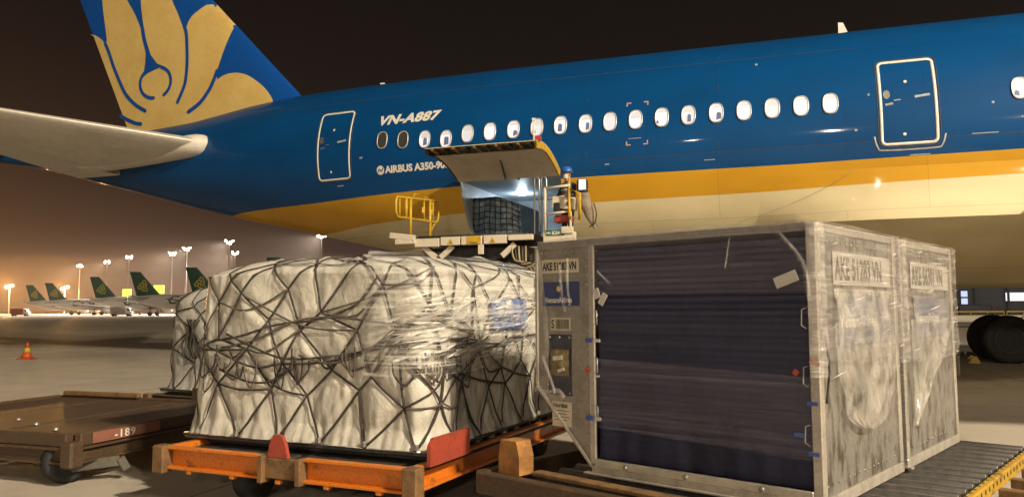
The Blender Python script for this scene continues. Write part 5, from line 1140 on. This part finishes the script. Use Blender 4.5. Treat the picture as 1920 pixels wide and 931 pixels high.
# ================================================================== parked jets in the distance
GREEN = pm('green_fin_paint', (.006, .075, .042), .35, coat=.3, var=.1, scale=.4); JW = pm('jet_white', (.62, .58, .52), .4, coat=.2, var=.08, scale=.3); LOGO = pm('logo_yellow', (.50, .42, .05), .4); JGREY = pm('jet_grey', (.30, .29, .28), .45)
SCRIPT = pm('script_dark_green', (.03, .05, .04), .5)
def jet():
    r = empty('parked_jet')
    st = [(-19.3, .25, 4.75), (-18, .62, 4.62), (-15, 1.25, 4.35), (-12, 1.72, 4.05), (-9, 1.95, 3.85), (-6, 2.0, 3.8), (12, 2.0, 3.8), (15, 1.75, 3.65), (17, 1.2, 3.4), (18.2, .5, 3.2), (18.5, .05, 3.15)]
    mb = MB(); mb.grid(lambda i, t: (st[i][0], st[i][1]*math.cos(t), st[i][2]+st[i][1]*1.02*math.sin(t)), list(range(len(st))), [2*math.pi*k/24 for k in range(25)]); mb.build('fuselage', JW, r)
    def loft(nm, secs, mt, th):
        mb = MB()
        for s_ in (1, -1):
            mb.grid(lambda i, c: tuple(Vector(secs[i][0]).lerp(Vector(secs[i][1]), c)+Vector(secs[i][2])*(s_*th*(secs[i][0][0]-secs[i][1][0])*2.2*math.sqrt(c)*(1-c))), list(range(len(secs))), [0, .04, .12, .3, .55, .8, 1])
        return mb.build(nm, mt, r)
    Y = (0, 1, 0); Z = (0, 0, 1)
    fin = loft('tail_fin', [((-11.2, 0, 5.1), (-17.6, 0, 5.1), Y), ((-12.2, 0, 6.2), (-17.9, 0, 6.2), Y), ((-16.9, 0, 11.7), (-19.5, 0, 11.7), Y)], GREEN, .05)
    for s_ in (1, -1):
        mb = MB()
        for k in range(3):
            a0 = k*2*math.pi/3+.5; pts = []
            for q in np.linspace(0, 1, 12):
                rad = 1.05*q; ang = a0+2.6*q*q; pts.append((-16.0+rad*math.cos(ang)*.95, 7.9+rad*math.sin(ang)*1.15))
            stroke(mb, pts, .30, lambda x, z: (x, -s_*.30, z))
            c0 = pts[-1]; pts2 = [(c0[0]+.0+.36*math.cos(t)-.36*math.cos(a0+1.2), c0[1]+.36*math.sin(t)-.36*math.sin(a0+1.2)) for t in np.linspace(a0+1.2, a0+5.0, 10)]; stroke(mb, pts2, .26, lambda x, z: (x, -s_*.302, z))
        mb.build('fin_emblem', LOGO, fin)
        loft('tailplane', [((-13.6, s_*.9, 4.9), (-17.2, s_*.9, 4.9), Z), ((-16.4, s_*6.2, 5.4), (-18.2, s_*6.2, 5.4), Z)], JGREY, .045)
        loft('wing', [((5.5, s_*1.6, 2.7), (-2.6, s_*1.6, 2.7), Z), ((1.6, s_*6.5, 3.2), (-2.9, s_*6.5, 3.2), Z), ((-4.6, s_*17, 4.4), (-6.2, s_*17, 4.4), Z)], JGREY, .06)
        mb = MB(); mb.lathe([(.75, 0), (1.05, .25), (1.12, 1.2), (1.0, 2.4), (.62, 3.4)], 20, (5.6, s_*5.75, 1.95), (-1, 0, 0)); mb.build('engine', JW, r)
        mb = MB(); mb.tube([(-1.2, s_*3.8, .6), (-1.2, s_*3.8, 2.6)], .13, 8); mb.build('gear_strut', STEELD, r)
        for dy in (-.45, .45):
            mb = MB(); mb.lathe([(0, -.2), (.4, -.2), (.58, -.1), (.58, .1), (.4, .2), (0, .2)], 18, (-1.2, s_*3.8+dy, .58), (0, 1, 0)); mb.build('wheel', DARK, r)
    V, F = text2d('China', 3.1, shear=.35, bold=.07)
    for s_ in (-1, 1):
        mb = MB(); mb.add([(-9.6+x*1.05 if s_ < 0 else -9.6+6.6-x*1.05, s_*(math.sqrt(max(0, 4.0-(y-.45)**2))+.03), 3.35+y) for x, y in V], F); mb.build('script_lettering', SCRIPT, r)
    mb = MB(); mb.lathe([(0, -.15), (.38, -.15), (.38, .15), (0, .15)], 14, (13.2, .25, .38), (0, 1, 0)); mb.lathe([(0, -.15), (.38, -.15), (.38, .15), (0, .15)], 14, (13.2, -.25, .38), (0, 1, 0)); mb.tube([(13.2, 0, .4), (13.2, 0, 2.2)], .1, 8); mb.build('nose_gear', DARK, r)
    return r
j0 = jet()
JETS = [(-79.5, 190, 'green tailed white jet nearest the left edge of the netted loads'), (-102.9, 210, 'green tailed white jet, second to the left of the netted loads, between two yellow signs'),
        (-129.9, 240, 'green tailed white jet, third to the left of the netted loads'), (-173.7, 290, 'green tailed white jet beside the bright orange lamp'), (-194.5, 312, 'farthest left of the green tailed white jets'),
        (-48.5, 154, 'white jet whose green fin tip just shows above the big netted load')]
for i, (x, y, lb_) in enumerate(JETS):
    hd_ = .16; o = j0 if i == 0 else copy_tree(j0); R3 = Matrix.Rotation(hd_, 3, 'Z'); t = R3 @ Vector((-19.3, 0, 0))*1.03
    o.location = (x-t.x, y-t.y, 0); o.rotation_euler = (0, 0, hd_); o.scale = (1.03,)*3; tag(o, lb_, 'airplane', 'green tailed jets parked in a row')

# ================================================================== floodlight masts
POLE = pm('mast_steel', (.28, .27, .26), .5, metal=.3, var=.1); LAMPM = em('flood_lamp_glow', (1.0, .80, .56), 24)
def mast():
    r = empty('floodlight_mast'); H = 26.6
    mb = MB(); mb.tube([(0, 0, 0), (0, 0, 12), (0, 0, H)], [.36, .28, .16], 10); mb.build('pole', POLE, r)
    mb = MB(); mb.lathe([(1.35, -.12), (1.5, -.12), (1.5, .12), (1.35, .12), (1.35, -.12)], 20, (0, 0, H)); mb.bar((-2.1, 0, H), (2.1, 0, H), .1, .1); mb.bar((0, -2.1, H), (0, 2.1, H), .1, .1); mb.build('lamp_ring', POLE, r)
    lm = MB(); lm.box((0, 0, 0), (.8, .5, .6), ch=.15); me = lm.mesh('floodlight'); me.materials.append(LAMPM)
    for k in range(8): a = 2*math.pi*k/8; put('floodlight', me, r, ((.9+.5*(k % 2))*math.cos(a), (.9+.5*(k % 2))*math.sin(a), H+.1+.32*((k*5) % 4-1.5)), (.45, 0, a+math.pi/2))
    return r
m0 = mast()
MASTS = [(-241.7, 435.2, 'leftmost floodlight mast in the row behind the parked jets'), (-209.9, 403.2, 'second floodlight mast from the left behind the parked jets'), (-181.2, 367.9, 'third floodlight mast from the left behind the parked jets'),
         (-150.9, 345.3, 'fourth floodlight mast from the left, above the netted load'), (-133.5, 318.8, 'fifth floodlight mast from the left, just right of the fourth'), (-104.7, 287.5, 'tall floodlight mast of the close pair above the netted load'),
         (-122.6, 344.1, 'lower floodlight mast of the close pair above the netted load'), (-64.9, 264.5, 'floodlight mast whose head touches the airliner belly line'), (-92.3, 391.3, 'short looking floodlight mast below the airliner tail')]
mdat = []
for i, (x, y, lb_) in enumerate(MASTS):
    o = m0 if i == 0 else copy_tree(m0); o.location = (x, y, 0); o.rotation_euler = (0, 0, .3*i); tag(o, lb_, 'light mast', 'floodlight masts along the apron'); mdat.append(o)
# the same kind of masts stand behind the photographer; their lamps light the stand and glint on the fuselage
for (u, v, e, lb_) in ((-2, 100, 16000, 'floodlight mast behind the viewer, toward the airliner tail'), (18, 100, 62000, 'floodlight mast straight behind the viewer'), (42, 96, 52000, 'floodlight mast behind the viewer, toward the airliner nose'), (38, 26, 112000, 'nearest floodlight mast, off to the right of the wing')):
    o = copy_tree(m0); p = aw(u, v); o.location = (p.x, p.y, 0); tag(o, lb_, 'light mast', 'floodlight masts along the apron')
    l = bpy.data.lights.new('mast_light', 'POINT'); l.energy = e; l.color = (1.0, .85, .63); l.shadow_soft_size = .9
    q = bpy.data.objects.new('mast_light', l); COL.objects.link(q); q.parent = o; q.location = (0, 0, 26.0 if v > 50 else 25.0)
# the visible masts throw beams down over the parked jets
for i, o in enumerate(mdat):
    l = bpy.data.lights.new('mast_light', 'SPOT'); l.energy = 230000 if i < 4 else 300000; l.color = (1.0, .74, .50) if i < 4 else (1.0, .86, .74); l.spot_size = math.radians(95); l.spot_blend = .6; l.shadow_soft_size = 1.0
    q = bpy.data.objects.new('mast_light', l); COL.objects.link(q); q.location = (o.location.x, o.location.y-2.2, 26.2); q.rotation_euler = Vector((-.45, -.62, -.65)).to_track_quat('-Z', 'Y').to_euler()
# sodium lamps low on the horizon
SOD = em('sodium_glow', (1.0, .50, .10), 90)
for (x, y, z, lb_) in ((-270.7, 420, 14.8, 'bright orange sodium lamp at the far left edge'), (-240.8, 420, 13.8, 'bright orange sodium lamp just right of two green fins')):
    r = empty('sodium_lamp', (x, y, 0), 0, lb_, 'lamp', 'orange sodium lamps on the horizon')
    mb = MB(); mb.tube([(0, 0, 0), (0, 0, z)], [.25, .12], 8); mb.bar((-1.6, 0, z), (1.6, 0, z), .12, .12); mb.build('pole', POLE, r)
    for k in (-1, 0, 1): mb = MB(); mb.box((k*1.5, -.3, z+.2+.4*k), (1.5, .9, 1.3), ch=.3); mb.build('lamp_head', SOD, r)
    l = bpy.data.lights.new('sodium_light', 'POINT'); l.energy = 260000; l.color = (1.0, .5, .14); l.shadow_soft_size = 1
    q = bpy.data.objects.new('sodium_light', l); COL.objects.link(q); q.parent = r; q.location = (0, -2.5, z)
YG = em('yellow_sign_glow', (.75, .85, .04), 1.3)
for (x, y, z, s_, lb_) in ((-113.6, 230, 6.9, 2.6, 'small lit yellow sign left of the second green fin'), (-97.4, 215, 7.4, 2.9, 'larger lit yellow sign right of the second green fin')):
    r = empty('stand_sign', (x, y, 0), 0, lb_, 'sign', 'lit yellow stand signs')
    mb = MB(); mb.tube([(0, .3, 0), (0, .3, z)], .12, 8); mb.build('post', POLE, r); mb = MB(); mb.box((0, 0, z), (s_, .4, s_*.82), ch=.05); mb.build('sign_box', YG, r)
# ================================================================== service vehicles and far buildings
def van(name, label, loc, rz, L, H, body, cab, grp=None, cat='truck'):
    r = empty(name, loc, rz, label, cat, grp)
    mb = MB(); mb.box((-L*.10, 0, H*.58), (L*.66, 2.1, H*.72), ch=.06); mb.build('cargo_box', body, r)
    mb = MB(); mb.prism([(L*.24, .45), (L*.48, .45), (L*.49, H*.45), (L*.43, H*.52), (L*.36, H*.86), (L*.24, H*.86)], 2.0, lambda a, b, t: (a, t-1.0, b)); mb.build('cab', cab, r)
    mb = MB(); mb.prism([(L*.385, H*.55), (L*.43, H*.55), (L*.365, H*.82), (L*.30, H*.82), (L*.30, H*.55)], 2.02, lambda a, b, t: (a, t-1.01, b)); mb.build('cab_window', PANE_D, r)
    mb = MB(); mb.box((0, 0, .48), (L*.92, 1.6, .2)); mb.build('chassis', STEELD, r)
    for x in (-L*.3, L*.33):
        for y in (-.95, .95): mb = MB(); mb.lathe([(0, -.14), (.3, -.14), (.4, -.08), (.4, .08), (.3, .14), (0, .14)], 16, (x, y, .4), (0, 1, 0)); mb.build('wheel', DARK, r)
    return r
VW = pm('van_white', (.60, .57, .52), .4, var=.1); VR = pm('van_red', (.30, .06, .03), .45, var=.1)
van('service_truck', 'white service truck under the second parked jet', (-113, 226, 0), .1, 6.5, 2.9, VW, VW, 'service vehicles by the parked jets')
van('service_truck', 'red and white service truck at the far left', (-165, 262, 0), .15, 6.0, 2.7, VR, VW, 'service vehicles by the parked jets')
van('service_truck', 'white catering truck right of the second parked jet', (-93, 232, 0), .1, 7.0, 3.2, VW, VR, 'service vehicles by the parked jets')
BLDG = pm('dark_facade', (.070, .075, .095), .7, var=.15, scale=.5); LITB = em('lit_blue_window', (.50, .62, 1.0), .85); LITW = em('lit_white_window', (.80, .85, 1.0), 1.1)
hb = empty('hangar', (56, 96, 0), -.25, 'dark building with lit blue windows seen under the airliner belly', 'building')
mb = MB(); mb.box((10, 6, 6), (44, 12, 12)); mb.build('wall', BLDG, hb)
for k in range(12): mb = MB(); mb.box((-10+k*3.6, -.05, 6), (.25, .3, 12)); mb.build('pilaster', pm('pilaster'+str(k), (.05, .05, .06), .7), hb)
def hwin(x, z, w_, h_, mt):
    mb = MB(); mb.ring([(x-w_/2-.08, z-h_/2-.08), (x+w_/2+.08, z-h_/2-.08), (x+w_/2+.08, z+h_/2+.08), (x-w_/2-.08, z+h_/2+.08)], [(x-w_/2, z-h_/2), (x+w_/2, z-h_/2), (x+w_/2, z+h_/2), (x-w_/2, z+h_/2)], lambda a, b, t: (a, -.02-t, b), .1); w = mb.build('window', STEELD, hb)
    mb = MB(); mb.box((x, .0, z), (w_, .06, h_)); mb.build('pane', mt, w)
hwin(-.4, 3.15, .75, .72, LITB); hwin(-.4, 2.25, .75, .72, LITB); hwin(5.2, 2.75, 2.2, 1.0, LITW); hwin(8.3, 2.75, 2.4, 1.1, LITB); hwin(12.0, 2.75, 2.4, 1.1, LITB)
tr = empty('baggage_trailer', (36.0, 61, 0), -.12, 'long low white trailer with yellow rails beyond the landing gear', 'trailer')
mb = MB(); mb.box((0, 0, .68), (7.5, 1.8, .52), ch=.05); mb.build('bed', LW, tr)
for x in (-2.6, -1.2, 0, 1.2, 2.6): mb = MB(); mb.tube([(x-.6, -.85, .95), (x-.6, -.85, 1.22), (x+.6, -.85, 1.22), (x+.6, -.85, .95)], .05, 6); mb.build('side_rail', YEL, tr)
for x in (-1.9, 1.9):
    for y in (-.8, .8): mb = MB(); mb.lathe([(0, -.12), (.28, -.12), (.36, -.06), (.36, .06), (.28, .12), (0, .12)], 16, (x, y, .36), (0, 1, 0)); mb.build('wheel', DARK, tr)
van('parked_van', 'dark van parked in front of the lit windows', (47.5, 80, 0), -.2, 4.6, 1.9, pm('van_dark', (.04, .045, .06), .4), pm('van_dark_cab', (.05, .05, .06), .4), cat='van')
tb = empty('terminal', (-46, 352, 0), 0, 'distant terminal with a strip of lit windows under the airliner tail', 'building')
mb = MB(); mb.box((0, 8, 12), (34, 16, 24)); mb.build('wall', pm('terminal_wall', (.10, .10, .11), .7), tb)
for k in range(9): mb = MB(); mb.box((-13+k*3.2, -.1, 22.3), (2.4, .3, 1.3)); mb.build('window', LITW, tb)

# ================================================================== hazy night air
HZ = True
if HZ:
    m = bpy.data.materials.new('night_haze'); m.use_nodes = True; nt = m.node_tree; nt.nodes.clear(); o_ = nt.nodes.new('ShaderNodeOutputMaterial'); pv = nt.nodes.new('ShaderNodeVolumePrincipled')
    pv.inputs['Color'].default_value = (.92, .80, .68, 1); pv.inputs['Density'].default_value = .00032; pv.inputs['Anisotropy'].default_value = .35; nt.links.new(pv.outputs[0], o_.inputs['Volume'])
    mb = MB(); mb.box((-60, 215, 14.5), (760, 660, 31)); tag(mb.build('haze', m), 'thin hazy night air over the apron', 'haze', kind='stuff')
